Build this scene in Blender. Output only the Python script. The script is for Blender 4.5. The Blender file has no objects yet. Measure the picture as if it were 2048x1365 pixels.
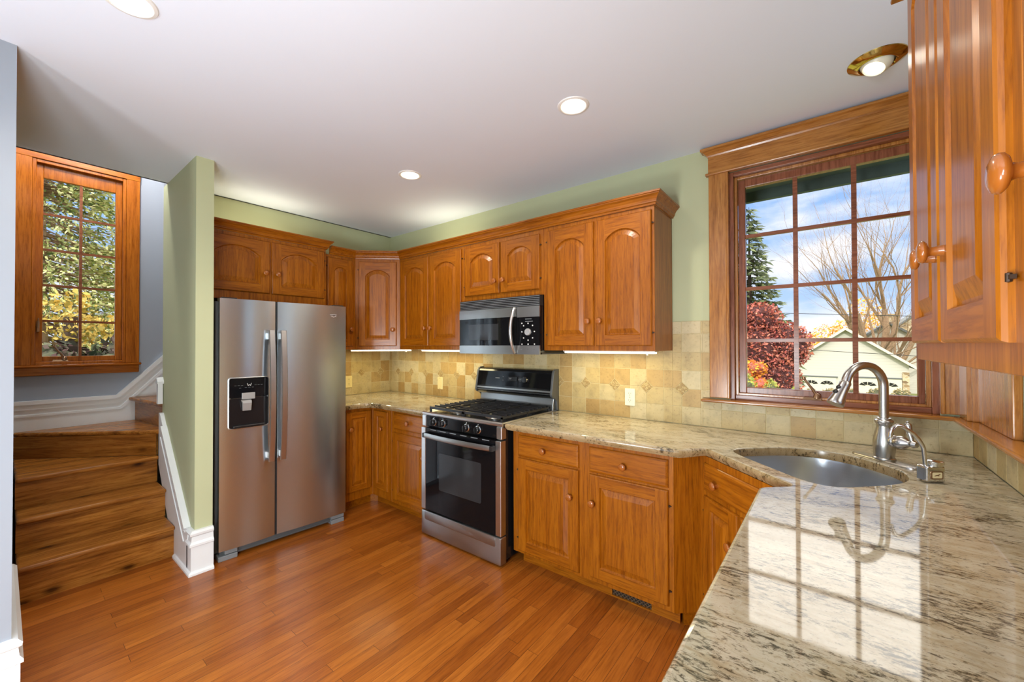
import bpy, bmesh, math, random
from mathutils import Vector, Matrix
random.seed(7)
scn = bpy.context.scene
COL = scn.collection
R = math.radians
S2 = math.sqrt(0.5)

# ------------------------------------------------------------------ camera
cam = bpy.data.cameras.new('camera')
cam.sensor_width = 36.0
cam.lens = 805.85 * 36.0 / 2048.0
cam.clip_start = 0.02
cam.clip_end = 500
cob = bpy.data.objects.new('camera', cam)
COL.objects.link(cob)
Fv = Vector((-0.61835, 0.78584, 0.01001))
Rv = Vector((0.78586, 0.61840, -0.00260))
Uv = Rv.cross(Fv)
M = Matrix((Rv, Uv, -Fv)).transposed().to_4x4()
M.translation = Vector((3.7091, -2.5957, 1.4017))
cob.matrix_world = M
scn.camera = cob

# ------------------------------------------------------------------ look
vs = scn.view_settings
vs.view_transform = 'Standard'
vs.look = 'None'
vs.exposure = 0.0
vs.gamma = 1.0
vs.use_curve_mapping = False
scn.cycles.use_denoising = True
scn.cycles.max_bounces = 8
scn.cycles.diffuse_bounces = 4
scn.cycles.glossy_bounces = 4
scn.cycles.transparent_max_bounces = 12
scn.cycles.sample_clamp_indirect = 6.0
scn.cycles.caustics_reflective = False
scn.cycles.caustics_refractive = False

FZ = 0.03      # floor level
H = 2.562      # ceiling level
XC = 4.203     # right wall plane

# ------------------------------------------------------------------ sky
SKY_STRENGTH = 1.15
world = bpy.data.worlds.new('sky')
scn.world = world
world.use_nodes = True
wn = world.node_tree
wn.nodes.clear()
def wnode(t, **kw):
    n = wn.nodes.new(t)
    for k, v in kw.items():
        setattr(n, k, v)
    return n
tc = wnode('ShaderNodeTexCoord')
mp = wnode('ShaderNodeMapping')
mp.inputs['Scale'].default_value = (1.6, 1.6, 4.2)
mp.inputs['Location'].default_value = (0.55, 0.2, 0.35)
nz = wnode('ShaderNodeTexNoise')
nz.inputs['Scale'].default_value = 2.3
nz.inputs['Detail'].default_value = 7
nz.inputs['Roughness'].default_value = 0.55
cr = wnode('ShaderNodeValToRGB')
cr.color_ramp.elements[0].position = 0.44
cr.color_ramp.elements[1].position = 0.62
sx = wnode('ShaderNodeSeparateXYZ')
el = wnode('ShaderNodeValToRGB')
el.color_ramp.elements[0].position = 0.0
el.color_ramp.elements[0].color = (0.50, 0.68, 0.95, 1)
el.color_ramp.elements[1].position = 0.55
el.color_ramp.elements[1].color = (0.14, 0.36, 0.86, 1)
hi = wnode('ShaderNodeMapRange')
hi.inputs['From Min'].default_value = 0.29
hi.inputs['From Max'].default_value = 0.40
hi.interpolation_type = 'SMOOTHSTEP'
mh = wnode('ShaderNodeMix', data_type='RGBA')
mh.inputs['B'].default_value = (3.3, 3.18, 2.95, 1)
mx = wnode('ShaderNodeMix', data_type='RGBA')
mx.inputs['B'].default_value = (0.93, 0.94, 1.0, 1)
bg = wnode('ShaderNodeBackground')
bg.inputs['Strength'].default_value = SKY_STRENGTH
wo = wnode('ShaderNodeOutputWorld')
L = wn.links.new
L(tc.outputs['Generated'], mp.inputs['Vector'])
L(mp.outputs['Vector'], nz.inputs['Vector'])
L(nz.outputs['Fac'], cr.inputs['Fac'])
L(tc.outputs['Generated'], sx.inputs['Vector'])
L(sx.outputs['Z'], el.inputs['Fac'])
L(el.outputs['Color'], mx.inputs['A'])
L(cr.outputs['Color'], mx.inputs['Factor'])
L(sx.outputs['Z'], hi.inputs['Value'])
L(hi.outputs['Result'], mh.inputs['Factor'])
L(mx.outputs['Result'], mh.inputs['A'])
L(mh.outputs['Result'], bg.inputs['Color'])
L(bg.outputs['Background'], wo.inputs['Surface'])

# ------------------------------------------------------------------ sun (from behind the house, over the back roof)
sun = bpy.data.lights.new('sun', 'SUN')
sun.energy = 1.8
sun.angle = R(0.6)
sun.color = (1.0, 0.95, 0.86)
so = bpy.data.objects.new('sun', sun)
COL.objects.link(so)
so.rotation_euler = Vector((-0.12, 0.80, -0.56)).to_track_quat('-Z', 'Y').to_euler()
so.location = (3, -8, 12)

# lamp powers, used by the lamp builders further down
CAN_POWER = 26.0
FILL_LANTERN_POWER = 215.0
STAIR_FILL_POWER = 50.0
STRIP_POWER = 2.2
COVE_FILL_POWER = 1.3
COVE_FILL_COLOR = (1.0, 0.93, 0.68)
CAN_COLOR = (1.0, 0.90, 0.74)
FILL_LANTERN_COLOR = (0.86, 0.95, 1.0)
STRIP_COLOR = (1.0, 0.86, 0.45)

# ================================================================== materials
MATS = {}
def srgb(r, g, b):
    def f(c):
        c /= 255.0
        return c / 12.92 if c <= 0.04045 else ((c + 0.055) / 1.055) ** 2.4
    return (f(r), f(g), f(b), 1)

class NT:
    def __init__(self, name):
        self.m = bpy.data.materials.new(name)
        self.m.use_nodes = True
        self.t = self.m.node_tree
        self.b = self.t.nodes['Principled BSDF']
        MATS[name] = self.m
    def n(self, typ, **kw):
        x = self.t.nodes.new(typ)
        for k, v in kw.items():
            setattr(x, k, v)
        return x
    def l(self, a, b):
        self.t.links.new(a, b)
    def ramp(self, fac, stops):
        r = self.n('ShaderNodeValToRGB')
        e = r.color_ramp.elements
        while len(e) < len(stops):
            e.new(0.5)
        for i, (p, c) in enumerate(stops):
            e[i].position = p
            e[i].color = c if len(c) == 4 else (*c, 1)
        self.l(fac, r.inputs['Fac'])
        return r.outputs['Color']
    def mix(self, fac, a, b, mode='MIX'):
        x = self.n('ShaderNodeMix', data_type='RGBA', blend_type=mode)
        for s, v in ((x.inputs['Factor'], fac), (x.inputs['A'], a), (x.inputs['B'], b)):
            if hasattr(v, 'is_linked'):
                self.l(v, s)
            else:
                s.default_value = v
        return x.outputs['Result']
    def coords(self, scale=(1, 1, 1), rot=(0, 0, 0), rnd=True):
        t = self.n('ShaderNodeTexCoord')
        src = t.outputs['Object']
        if rnd:
            oi = self.n('ShaderNodeObjectInfo')
            vm = self.n('ShaderNodeVectorMath', operation='SCALE')
            vm.inputs[0].default_value = (7.3, 11.7, 5.1)
            self.l(oi.outputs['Random'], vm.inputs['Scale'])
            ad = self.n('ShaderNodeVectorMath', operation='ADD')
            self.l(src, ad.inputs[0])
            self.l(vm.outputs['Vector'], ad.inputs[1])
            src = ad.outputs['Vector']
        m = self.n('ShaderNodeMapping')
        m.inputs['Scale'].default_value = scale
        m.inputs['Rotation'].default_value = rot
        self.l(src, m.inputs['Vector'])
        return m.outputs['Vector']
    def noise(self, vec, scale, detail=4, rough=0.55, dist=0.0):
        x = self.n('ShaderNodeTexNoise')
        x.inputs['Scale'].default_value = scale
        x.inputs['Detail'].default_value = detail
        x.inputs['Roughness'].default_value = rough
        x.inputs['Distortion'].default_value = dist
        self.l(vec, x.inputs['Vector'])
        return x.outputs['Fac']
    def bump(self, h, strength=0.2, dist=0.002):
        x = self.n('ShaderNodeBump')
        x.inputs['Strength'].default_value = strength
        x.inputs['Distance'].default_value = dist
        self.l(h, x.inputs['Height'])
        self.l(x.outputs['Normal'], self.b.inputs['Normal'])
    def set(self, **kw):
        for k, v in kw.items():
            k = k.replace('_', ' ')
            self.b.inputs[k].default_value = v

def plain(name, col, rough=0.5, metal=0.0, spec=0.5, coat=0.0, mottled=0.04, scale=6):
    t = NT(name)
    v = t.coords(rnd=False)
    f = t.noise(v, scale, 3)
    d = tuple(max(0, c * (1 - mottled * 2)) for c in col[:3]) + (1,)
    e = tuple(min(1, c * (1 + mottled)) for c in col[:3]) + (1,)
    t.l(t.ramp(f, [(0.3, d), (0.7, e)]), t.b.inputs['Base Color'])
    t.set(Roughness=rough, Metallic=metal)
    t.b.inputs['Specular IOR Level'].default_value = spec
    t.b.inputs['Coat Weight'].default_value = coat
    return t.m

def wood(name, light, mid, dark, axis, rough=0.20, coat=0.0, ring=1.0, knots=False):
    t = NT(name)
    al, ac = 0.07, 1.0
    sc = {'x': (al, ac, ac), 'y': (ac, al, ac), 'z': (ac, ac, al)}[axis]
    v = t.coords(scale=sc)
    fine = t.noise(v, 130, 5, 0.7)
    med = t.noise(v, 34, 5, 0.65, 0.7)
    w = t.n('ShaderNodeTexWave', wave_type='BANDS', bands_direction='X' if axis != 'x' else 'Z')
    w.inputs['Scale'].default_value = 9.0 * ring
    w.inputs['Distortion'].default_value = 14.0
    w.inputs['Detail'].default_value = 3
    w.inputs['Detail Scale'].default_value = 1.1
    t.l(v, w.inputs['Vector'])
    c1 = t.ramp(med, [(0.25, dark), (0.5, mid), (0.75, light)])
    wr = t.ramp(w.outputs['Fac'], [(0.0, (0.74, 0.68, 0.6)), (0.3, (1, 1, 1)), (1.0, (1.04, 1.04, 1.04))])
    c2 = t.mix(0.55, c1, wr, 'MULTIPLY')
    fr = t.ramp(fine, [(0.38, (0.60, 0.52, 0.45)), (0.52, (1, 1, 1))])
    c3 = t.mix(0.8, c2, fr, 'MULTIPLY')
    if knots:
        v2 = t.coords(scale={'x': (1.1, 2.2, 2.2), 'y': (2.2, 1.1, 2.2), 'z': (2.2, 2.2, 1.1)}[axis])
        vo = t.n('ShaderNodeTexVoronoi')
        vo.inputs['Scale'].default_value = 2.6
        t.l(v2, vo.inputs['Vector'])
        kn = t.ramp(vo.outputs['Distance'], [(0.05, (0.10, 0.06, 0.04)), (0.13, (0.75, 0.7, 0.6)), (0.3, (1, 1, 1))])
        c3 = t.mix(0.9, c3, kn, 'MULTIPLY')
        st = t.noise(t.coords(scale=sc), 9, 3, 0.6, 1.2)
        sr = t.ramp(st, [(0.30, (0.35, 0.25, 0.18)), (0.42, (1, 1, 1))])
        c3 = t.mix(0.8, c3, sr, 'MULTIPLY')
    t.l(c3, t.b.inputs['Base Color'])
    t.set(Roughness=rough)
    t.b.inputs['Coat Weight'].default_value = coat
    t.b.inputs['Specular IOR Level'].default_value = 0.25
    t.b.inputs['Coat Roughness'].default_value = 0.20
    return t.m

def wset(base, light, mid, dark, **kw):
    for a in 'xyz':
        wood(base + '_' + a, light, mid, dark, a, **kw)
wset('oak', (0.41, 0.135, 0.006, 1), (0.345, 0.103, 0.003, 1), (0.245, 0.066, 0.002, 1), coat=0.30, rough=0.38)
wset('trim', (0.48, 0.215, 0.050, 1), (0.40, 0.165, 0.034, 1), (0.30, 0.112, 0.020, 1), coat=0.4)
wset('sash', (0.29, 0.105, 0.050, 1), (0.24, 0.082, 0.038, 1), (0.18, 0.060, 0.028, 1))
wset('pine', (0.50, 0.215, 0.040, 1), (0.37, 0.140, 0.024, 1), (0.21, 0.070, 0.012, 1), knots=True, rough=0.25)
wset('stairtrim', (0.44, 0.140, 0.014, 1), (0.36, 0.102, 0.009, 1), (0.25, 0.062, 0.005, 1))
plain('knob_wood', (0.33, 0.095, 0.012, 1), 0.22, coat=0.4)
plain('hinge_dark', (0.05, 0.028, 0.016, 1), 0.4, metal=0.5)

plain('paint_green', srgb(184, 188, 150), 0.75, mottled=0.015, scale=2)
plain('paint_blue', srgb(146, 152, 162), 0.75, mottled=0.015, scale=2)
plain('paint_white', srgb(226, 228, 230), 0.4, mottled=0.01)
plain('ceiling_white', srgb(226, 234, 247), 0.85, mottled=0.01, scale=1)
plain('exterior_render', srgb(190, 185, 172), 0.9)
plain('black_plastic', (0.012, 0.012, 0.013, 1), 0.28)
plain('black_enamel', (0.010, 0.010, 0.011, 1), 0.16, spec=0.4)
plain('black_glass', (0.006, 0.006, 0.007, 1), 0.05, spec=0.18)
plain('oven_window', (0.030, 0.031, 0.033, 1), 0.08, spec=0.2)
plain('cast_iron', (0.018, 0.018, 0.020, 1), 0.42)
plain('dark_grey_plastic', (0.09, 0.095, 0.10, 1), 0.45)
plain('grey_plastic', (0.20, 0.21, 0.22, 1), 0.45)
plain('light_grey_plastic', (0.30, 0.29, 0.28, 1), 0.4)
plain('almond_plastic', srgb(226, 208, 150), 0.35)
plain('ivory_plastic', srgb(232, 226, 200), 0.35)
plain('white_enamel', (0.85, 0.85, 0.83, 1), 0.3)
plain('white_mark', (0.72, 0.72, 0.70, 1), 0.5)
plain('silver_mark', (0.75, 0.75, 0.76, 1), 0.25, metal=0.6)
plain('chrome', (0.72, 0.72, 0.71, 1), 0.10, metal=1.0)
plain('nickel', (0.50, 0.49, 0.47, 1), 0.27, metal=1.0)
plain('brass', (0.72, 0.50, 0.16, 1), 0.10, metal=1.0)
plain('bronze', (0.30, 0.18, 0.10, 1), 0.3, metal=0.8)
plain('cream_plate', srgb(220, 205, 160), 0.35)
plain('grout', srgb(206, 192, 150), 0.85)
plain('vent_dark', (0.012, 0.010, 0.009, 1), 0.7)
plain('vent_metal', (0.20, 0.13, 0.07, 1), 0.4, metal=0.6)

def steel(name, col, rough, aniso):
    t = NT(name)
    v = t.coords(scale=(1, 1, 60), rnd=False)
    f = t.noise(v, 14, 3)
    t.l(t.ramp(f, [(0.3, tuple(c * 0.93 for c in col) + (1,)), (0.7, tuple(col) + (1,))]), t.b.inputs['Base Color'])
    t.set(Roughness=rough, Metallic=1.0, Anisotropic=aniso)
    tg = t.n('ShaderNodeTangent', direction_type='RADIAL', axis='Z')
    t.l(tg.outputs['Tangent'], t.b.inputs['Tangent'])
    t.b.inputs['Anisotropic Rotation'].default_value = 0.25
    return t.m
steel('stainless', (0.63, 0.72, 0.80), 0.27, 0.8)
steel('stainless_light', (0.62, 0.62, 0.62), 0.3, 0.4)
steel('stainless_dull', (0.42, 0.42, 0.41), 0.36, 0.3)
steel('sink_steel', (0.50, 0.53, 0.57), 0.28, 0.3)

def emit(name, col, st):
    t = NT(name)
    t.b.inputs['Base Color'].default_value = (*col, 1)
    t.b.inputs['Emission Color'].default_value = (*col, 1)
    t.b.inputs['Emission Strength'].default_value = st
    return t.m
emit('lamp_glow', (1.0, 0.88, 0.66), 5.0)
emit('fill_globe_glow', (1.0, 0.95, 0.88), 3.0)
def paper():
    t = NT('fill_lantern_paper')
    tr = t.n('ShaderNodeBsdfTransparent')
    em = t.n('ShaderNodeEmission')
    em.inputs['Strength'].default_value = 2.0
    m = t.n('ShaderNodeMixShader')
    m.inputs['Fac'].default_value = 0.30
    t.l(tr.outputs['BSDF'], m.inputs[1])
    t.l(em.outputs['Emission'], m.inputs[2])
    t.l(m.outputs['Shader'], t.t.nodes['Material Output'].inputs['Surface'])
paper()
emit('strip_glow', (1.0, 0.90, 0.62), 2.6)
emit('display_glow', (0.35, 0.40, 0.42), 0.25)

# hardwood strip floor, boards running along Y
def floor_mat():
    t = NT('hardwood')
    tc = t.n('ShaderNodeTexCoord')
    sp = t.n('ShaderNodeSeparateXYZ')
    t.l(tc.outputs['Object'], sp.inputs['Vector'])
    cb = t.n('ShaderNodeCombineXYZ')
    t.l(sp.outputs['Y'], cb.inputs['X'])
    t.l(sp.outputs['X'], cb.inputs['Y'])
    br = t.n('ShaderNodeTexBrick')
    br.offset = 0.37
    br.offset_frequency = 3
    br.squash = 1.3
    br.squash_frequency = 2
    br.inputs['Scale'].default_value = 1.0
    br.inputs['Mortar Size'].default_value = 0.0010
    br.inputs['Mortar Smooth'].default_value = 0.3
    br.inputs['Bias'].default_value = 0.0
    br.inputs['Brick Width'].default_value = 0.86
    br.inputs['Row Height'].default_value = 0.0572
    br.inputs['Color1'].default_value = (0, 0, 0, 1)
    br.inputs['Color2'].default_value = (1, 1, 1, 1)
    br.inputs['Mortar'].default_value = (0.5, 0.5, 0.5, 1)
    t.l(cb.outputs['Vector'], br.inputs['Vector'])
    base = t.ramp(br.outputs['Color'], [(0.0, (0.29, 0.078, 0.008)), (0.4, (0.36, 0.102, 0.011)), (1.0, (0.44, 0.138, 0.017))])
    # grain, shifted per board
    sh = t.n('ShaderNodeVectorMath', operation='MULTIPLY_ADD')
    t.l(br.outputs['Color'], sh.inputs[0])
    sh.inputs[1].default_value = (3.1, 9.7, 1.3)
    t.l(tc.outputs['Object'], sh.inputs[2])
    m = t.n('ShaderNodeMapping')
    m.inputs['Scale'].default_value = (1, 0.06, 1)
    t.l(sh.outputs['Vector'], m.inputs['Vector'])
    g = t.noise(m.outputs['Vector'], 120, 5, 0.65, 0.4)
    g2 = t.noise(m.outputs['Vector'], 25, 3, 0.6, 1.0)
    c = t.mix(0.75, base, t.ramp(g, [(0.34, (0.6, 0.52, 0.45)), (0.55, (1, 1, 1))]), 'MULTIPLY')
    c = t.mix(0.6, c, t.ramp(g2, [(0.3, (0.7, 0.62, 0.55)), (0.6, (1.05, 1.05, 1.05))]), 'MULTIPLY')
    c = t.mix(br.outputs['Fac'], c, (0.07, 0.02, 0.006, 1))
    t.l(c, t.b.inputs['Base Color'])
    t.set(Roughness=0.30)
    t.b.inputs['Specular IOR Level'].default_value = 0.35
    t.b.inputs['Coat Weight'].default_value = 0.12
    t.b.inputs['Coat Roughness'].default_value = 0.16
    t.bump(br.outputs['Fac'], -0.25, 0.001)
floor_mat()

def granite_mat(name, tint, rough, ior):
    t = NT(name)
    v = t.coords(scale=(1.0, 2.6, 1.0), rot=(0, 0, R(-32)), rnd=False)
    vi = t.coords(rnd=False)
    big = t.noise(v, 2.6, 5, 0.6, 0.9)
    mid = t.noise(v, 13, 7, 0.68, 0.9)
    spk = t.noise(v, 46, 8, 0.76, 0.5)
    spk2 = t.noise(vi, 170, 3, 0.7)
    patch = t.noise(v, 4.2, 4, 0.6, 0.8)
    c = t.ramp(mid, [(0.28, srgb(156, 140, 112)), (0.42, srgb(181, 170, 144)), (0.56, srgb(195, 188, 168)), (0.75, srgb(184, 172, 146))])
    c = t.mix(0.5, c, t.ramp(big, [(0.30, srgb(200, 186, 160)), (0.55, srgb(255, 252, 246))]), 'MULTIPLY')
    # dark mineral streaks, thicker in some patches
    ad = t.n('ShaderNodeMath', operation='MULTIPLY_ADD')
    t.l(patch, ad.inputs[0])
    ad.inputs[1].default_value = 0.55
    t.l(spk, ad.inputs[2])
    c = t.mix(0.92, c, t.ramp(ad.outputs['Value'], [(0.645, (0.10, 0.098, 0.092)), (0.69, (0.40, 0.38, 0.34)), (0.755, (1, 1, 1))]), 'MULTIPLY')
    c = t.mix(0.6, c, t.ramp(spk2, [(0.30, (0.40, 0.30, 0.22)), (0.40, (1, 1, 1))]), 'MULTIPLY')
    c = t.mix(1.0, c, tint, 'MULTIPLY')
    t.l(c, t.b.inputs['Base Color'])
    t.set(Roughness=rough, IOR=ior)
granite_mat('granite', (1, 1, 1, 1), 0.045, 1.72)
granite_mat('granite_edge', (0.74, 0.60, 0.42, 1), 0.22, 1.5)  # unpolished edge is browner; tint also carries brown reflected from floor and cabinets

TILE_COLS = [(188, 170, 126), (182, 160, 110), (174, 145, 92), (192, 177, 138), (166, 134, 80)]
for i, c in enumerate(TILE_COLS):
    t = NT('tile_stone_%s' % 'abcde'[i])
    v = t.coords(rnd=False)
    n1 = t.noise(v, 17, 5, 0.65)
    n2 = t.noise(v, 70, 3, 0.7)
    b = srgb(*c)
    col = t.ramp(n1, [(0.3, tuple(x * 0.80 for x in b[:3])), (0.5, b[:3]), (0.75, tuple(min(1, x * 1.10) for x in b[:3]))])
    col = t.mix(0.5, col, t.ramp(n2, [(0.32, (0.55, 0.45, 0.33)), (0.42, (1, 1, 1))]), 'MULTIPLY')
    t.l(col, t.b.inputs['Base Color'])
    t.set(Roughness=0.5)
    t.bump(n2, 0.25, 0.002)
t = NT('tile_accent')
v = t.coords(rnd=False)
vo = t.n('ShaderNodeTexVoronoi')
vo.inputs['Scale'].default_value = 95
t.l(v, vo.inputs['Vector'])
t.l(t.ramp(vo.outputs['Distance'], [(0.15, srgb(196, 176, 126)[:3]), (0.6, srgb(158, 132, 84)[:3])]), t.b.inputs['Base Color'])
t.set(Roughness=0.55)
t.bump(vo.outputs['Distance'], 0.8, 0.004)

def glass_mat():
    t = NT('window_glass')
    tr = t.n('ShaderNodeBsdfTransparent')
    gl = t.n('ShaderNodeBsdfGlossy')
    gl.inputs['Roughness'].default_value = 0.0
    fr = t.n('ShaderNodeFresnel')
    fr.inputs['IOR'].default_value = 1.03
    m = t.n('ShaderNodeMixShader')
    t.l(fr.outputs['Fac'], m.inputs['Fac'])
    t.l(tr.outputs['BSDF'], m.inputs[1])
    t.l(gl.outputs['BSDF'], m.inputs[2])
    t.l(m.outputs['Shader'], t.t.nodes['Material Output'].inputs['Surface'])
glass_mat()

# outdoor materials
def leaf(name, cols, rough=0.7):
    t = NT(name)
    g = t.n('ShaderNodeNewGeometry')
    st = [(i / max(1, len(cols) - 1), srgb(*c)[:3]) for i, c in enumerate(cols)]
    t.l(t.ramp(g.outputs['Random Per Island'], st), t.b.inputs['Base Color'])
    t.set(Roughness=rough)
    t.b.inputs['Subsurface Weight'].default_value = 0.0
leaf('leaf_spruce', [(52, 66, 44), (88, 100, 62), (120, 128, 82)])
leaf('leaf_maple', [(128, 60, 60), (186, 94, 84), (208, 128, 100), (108, 58, 62), (194, 114, 90)])
leaf('leaf_orange', [(214, 92, 40), (232, 140, 48), (222, 184, 60), (198, 70, 44)])
leaf('leaf_yellow', [(224, 168, 52), (236, 190, 84), (206, 142, 44)])
leaf('leaf_green', [(150, 160, 70), (186, 184, 92), (112, 132, 62)])
leaf('leaf_hedge', [(140, 132, 92), (172, 150, 110), (112, 118, 72)])
leaf('leaf_conifer', [(78, 100, 54), (140, 152, 86), (206, 206, 140), (232, 228, 176)])
leaf('leaf_gold', [(196, 160, 62), (220, 192, 104), (150, 138, 62)])
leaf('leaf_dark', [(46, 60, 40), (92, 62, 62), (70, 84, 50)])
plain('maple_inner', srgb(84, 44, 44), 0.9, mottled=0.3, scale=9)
plain('bark', srgb(150, 124, 96), 0.9, mottled=0.15, scale=8)
plain('bark_dark', srgb(74, 60, 50), 0.9, mottled=0.15, scale=8)
plain('grass', srgb(120, 128, 70), 0.95, mottled=0.15, scale=3)
plain('roof_shingle', srgb(108, 112, 112), 0.9, mottled=0.08, scale=20)
plain('eave_green', srgb(70, 84, 78), 0.8, mottled=0.1)
plain('wire_black', (0.02, 0.02, 0.02, 1), 0.6)
plain('garage_white', srgb(214, 208, 194), 0.6)
def siding(name, c):
    t = NT(name)
    tc = t.n('ShaderNodeTexCoord')
    w = t.n('ShaderNodeTexWave', wave_type='BANDS', bands_direction='Z', wave_profile='SAW')
    w.inputs['Scale'].default_value = 1.4
    t.l(tc.outputs['Object'], w.inputs['Vector'])
    b = srgb(*c)[:3]
    t.l(t.ramp(w.outputs['Fac'], [(0.0, tuple(x * 0.72 for x in b)), (0.12, b), (1.0, b)]), t.b.inputs['Base Color'])
    t.set(Roughness=0.7)
siding('siding_cream', (204, 200, 190))
def stone(name):
    t = NT(name)
    v = t.coords(scale=(1, 1, 1.8), rnd=False)
    vo = t.n('ShaderNodeTexVoronoi')
    vo.inputs['Scale'].default_value = 2.6
    t.l(v, vo.inputs['Vector'])
    ed = t.n('ShaderNodeTexVoronoi', feature='DISTANCE_TO_EDGE')
    ed.inputs['Scale'].default_value = 2.6
    t.l(v, ed.inputs['Vector'])
    sp = t.n('ShaderNodeSeparateColor')
    t.l(vo.outputs['Color'], sp.inputs['Color'])
    c = t.ramp(sp.outputs['Red'], [(0, srgb(120, 98, 74)[:3]), (0.5, srgb(176, 150, 112)[:3]), (1, srgb(205, 190, 160)[:3])])
    c = t.mix(t.ramp(ed.outputs['Distance'], [(0.0, (1, 1, 1)), (0.06, (0, 0, 0))]), c, srgb(206, 198, 178))
    t.l(c, t.b.inputs['Base Color'])
    t.set(Roughness=0.9)
stone('fieldstone')

def mat(n):
    return MATS[n]

# ================================================================== mesh helpers
class MB:
    def __init__(s):
        s.v, s.f, s.m = [], [], []
    def add(s, vs, fs, mi=0):
        o = len(s.v)
        s.v += [tuple(p) for p in vs]
        for f in fs:
            s.f.append([o + i for i in f])
            s.m.append(mi)
    def box(s, x0, x1, y0, y1, z0, z1, mi=0):
        vs = [(x, y, z) for z in (z0, z1) for y in (y0, y1) for x in (x0, x1)]
        s.add(vs, [(0, 2, 3, 1), (4, 5, 7, 6), (0, 1, 5, 4), (2, 6, 7, 3), (0, 4, 6, 2), (1, 3, 7, 5)], mi)
        return s
    def prism(s, pts, axis, a0, a1, mi=0):
        n = len(pts)
        def P(p, a):
            return {'x': (a, p[0], p[1]), 'y': (p[0], a, p[1]), 'z': (p[0], p[1], a)}[axis]
        vs = [P(p, a0) for p in pts] + [P(p, a1) for p in pts]
        fs = [list(range(n)), list(range(2 * n - 1, n - 1, -1))]
        fs += [(i, (i + 1) % n, n + (i + 1) % n, n + i) for i in range(n)]
        s.add(vs, fs, mi)
        return s
    def loft(s, loops, cap0=True, cap1=True, mi=0, closed=True):
        n = len(loops[0])
        vs = [p for lp in loops for p in lp]
        fs = []
        for k in range(len(loops) - 1):
            for i in range(n if closed else n - 1):
                j = (i + 1) % n
                fs.append((k * n + i, k * n + j, (k + 1) * n + j, (k + 1) * n + i))
        if cap0:
            fs.append(list(range(n - 1, -1, -1)))
        if cap1:
            fs.append([(len(loops) - 1) * n + i for i in range(n)])
        s.add(vs, fs, mi)
        return s
    def lathe(s, prof, o=(0, 0, 0), ax=(0, 0, 1), n=20, mi=0, cap=True):
        a = Vector(ax).normalized()
        u = a.orthogonal().normalized()
        w = a.cross(u)
        loops = []
        for r, h in prof:
            loops.append([tuple(Vector(o) + a * h + (u * math.cos(2 * math.pi * i / n) + w * math.sin(2 * math.pi * i / n)) * max(r, 1e-5)) for i in range(n)])
        s.loft(loops, cap, cap, mi)
        return s
    def tube(s, path, r, n=12, mi=0, flat=1.0):
        P = [Vector(p) for p in path]
        rr = r if isinstance(r, (list, tuple)) else [r] * len(P)
        T = []
        for i in range(len(P)):
            T.append((P[min(i + 1, len(P) - 1)] - P[max(i - 1, 0)]).normalized())
        u = T[0].orthogonal().normalized()
        loops = []
        for i, p in enumerate(P):
            u = (u - T[i] * u.dot(T[i]))
            u = u.normalized() if u.length > 1e-6 else T[i].orthogonal().normalized()
            w = T[i].cross(u)
            loops.append([tuple(p + (u * math.cos(2 * math.pi * k / n) + w * math.sin(2 * math.pi * k / n) * flat) * rr[i]) for k in range(n)])
        s.loft(loops, True, True, mi)
        return s
    def sweep(s, prof, path, mi=0, closed=False):
        # prof: (outward, z) closed polygon; path: XY polyline, outward = right of travel
        P = [Vector((p[0], p[1])) for p in path]
        n = len(P)
        loops = []
        for i in range(n):
            d0 = (P[i] - P[i - 1]).normalized() if (i > 0 or closed) else None
            d1 = (P[(i + 1) % n] - P[i]).normalized() if (i < n - 1 or closed) else None
            if d0 is None: d0 = d1
            if d1 is None: d1 = d0
            n0 = Vector((d0.y, -d0.x)); n1 = Vector((d1.y, -d1.x))
            m = n0 + n1
            m = m / max(1e-6, m.dot(n0))
            loops.append([(P[i].x + m.x * o, P[i].y + m.y * o, z) for o, z in prof])
        if closed:
            loops.append(loops[0])
            s.loft(loops, False, False, mi)
        else:
            s.loft(loops, True, True, mi)
        return s
    def build(s, name, mats, parent=None, smooth=False, bevel=0.0, loc=None, rotz=0.0, segs=2, ang=38):
        me = bpy.data.meshes.new(name)
        dz = ROOTZ.get(parent.name, 0.0) if parent is not None and loc is None else 0.0
        me.from_pydata([(x, y, z - dz) for x, y, z in s.v], [], s.f)
        if not isinstance(mats, (list, tuple)):
            mats = [mats]
        for m in mats:
            me.materials.append(mat(m))
        me.polygons.foreach_set('material_index', s.m)
        bm = bmesh.new()
        bm.from_mesh(me)
        bmesh.ops.recalc_face_normals(bm, faces=bm.faces)
        bm.to_mesh(me)
        bm.free()
        if smooth:
            me.polygons.foreach_set('use_smooth', [True] * len(me.polygons))
            me.set_sharp_from_angle(angle=R(ang))
        o = bpy.data.objects.new(name, me)
        COL.objects.link(o)
        if parent is not None:
            o.parent = parent
        if loc is not None:
            o.location = loc
        o.rotation_euler = (0, 0, rotz)
        if bevel > 0:
            b = o.modifiers.new('edge', 'BEVEL')
            b.width = bevel
            b.segments = segs
            b.limit_method = 'ANGLE'
            b.angle_limit = R(40)
        return o

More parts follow.
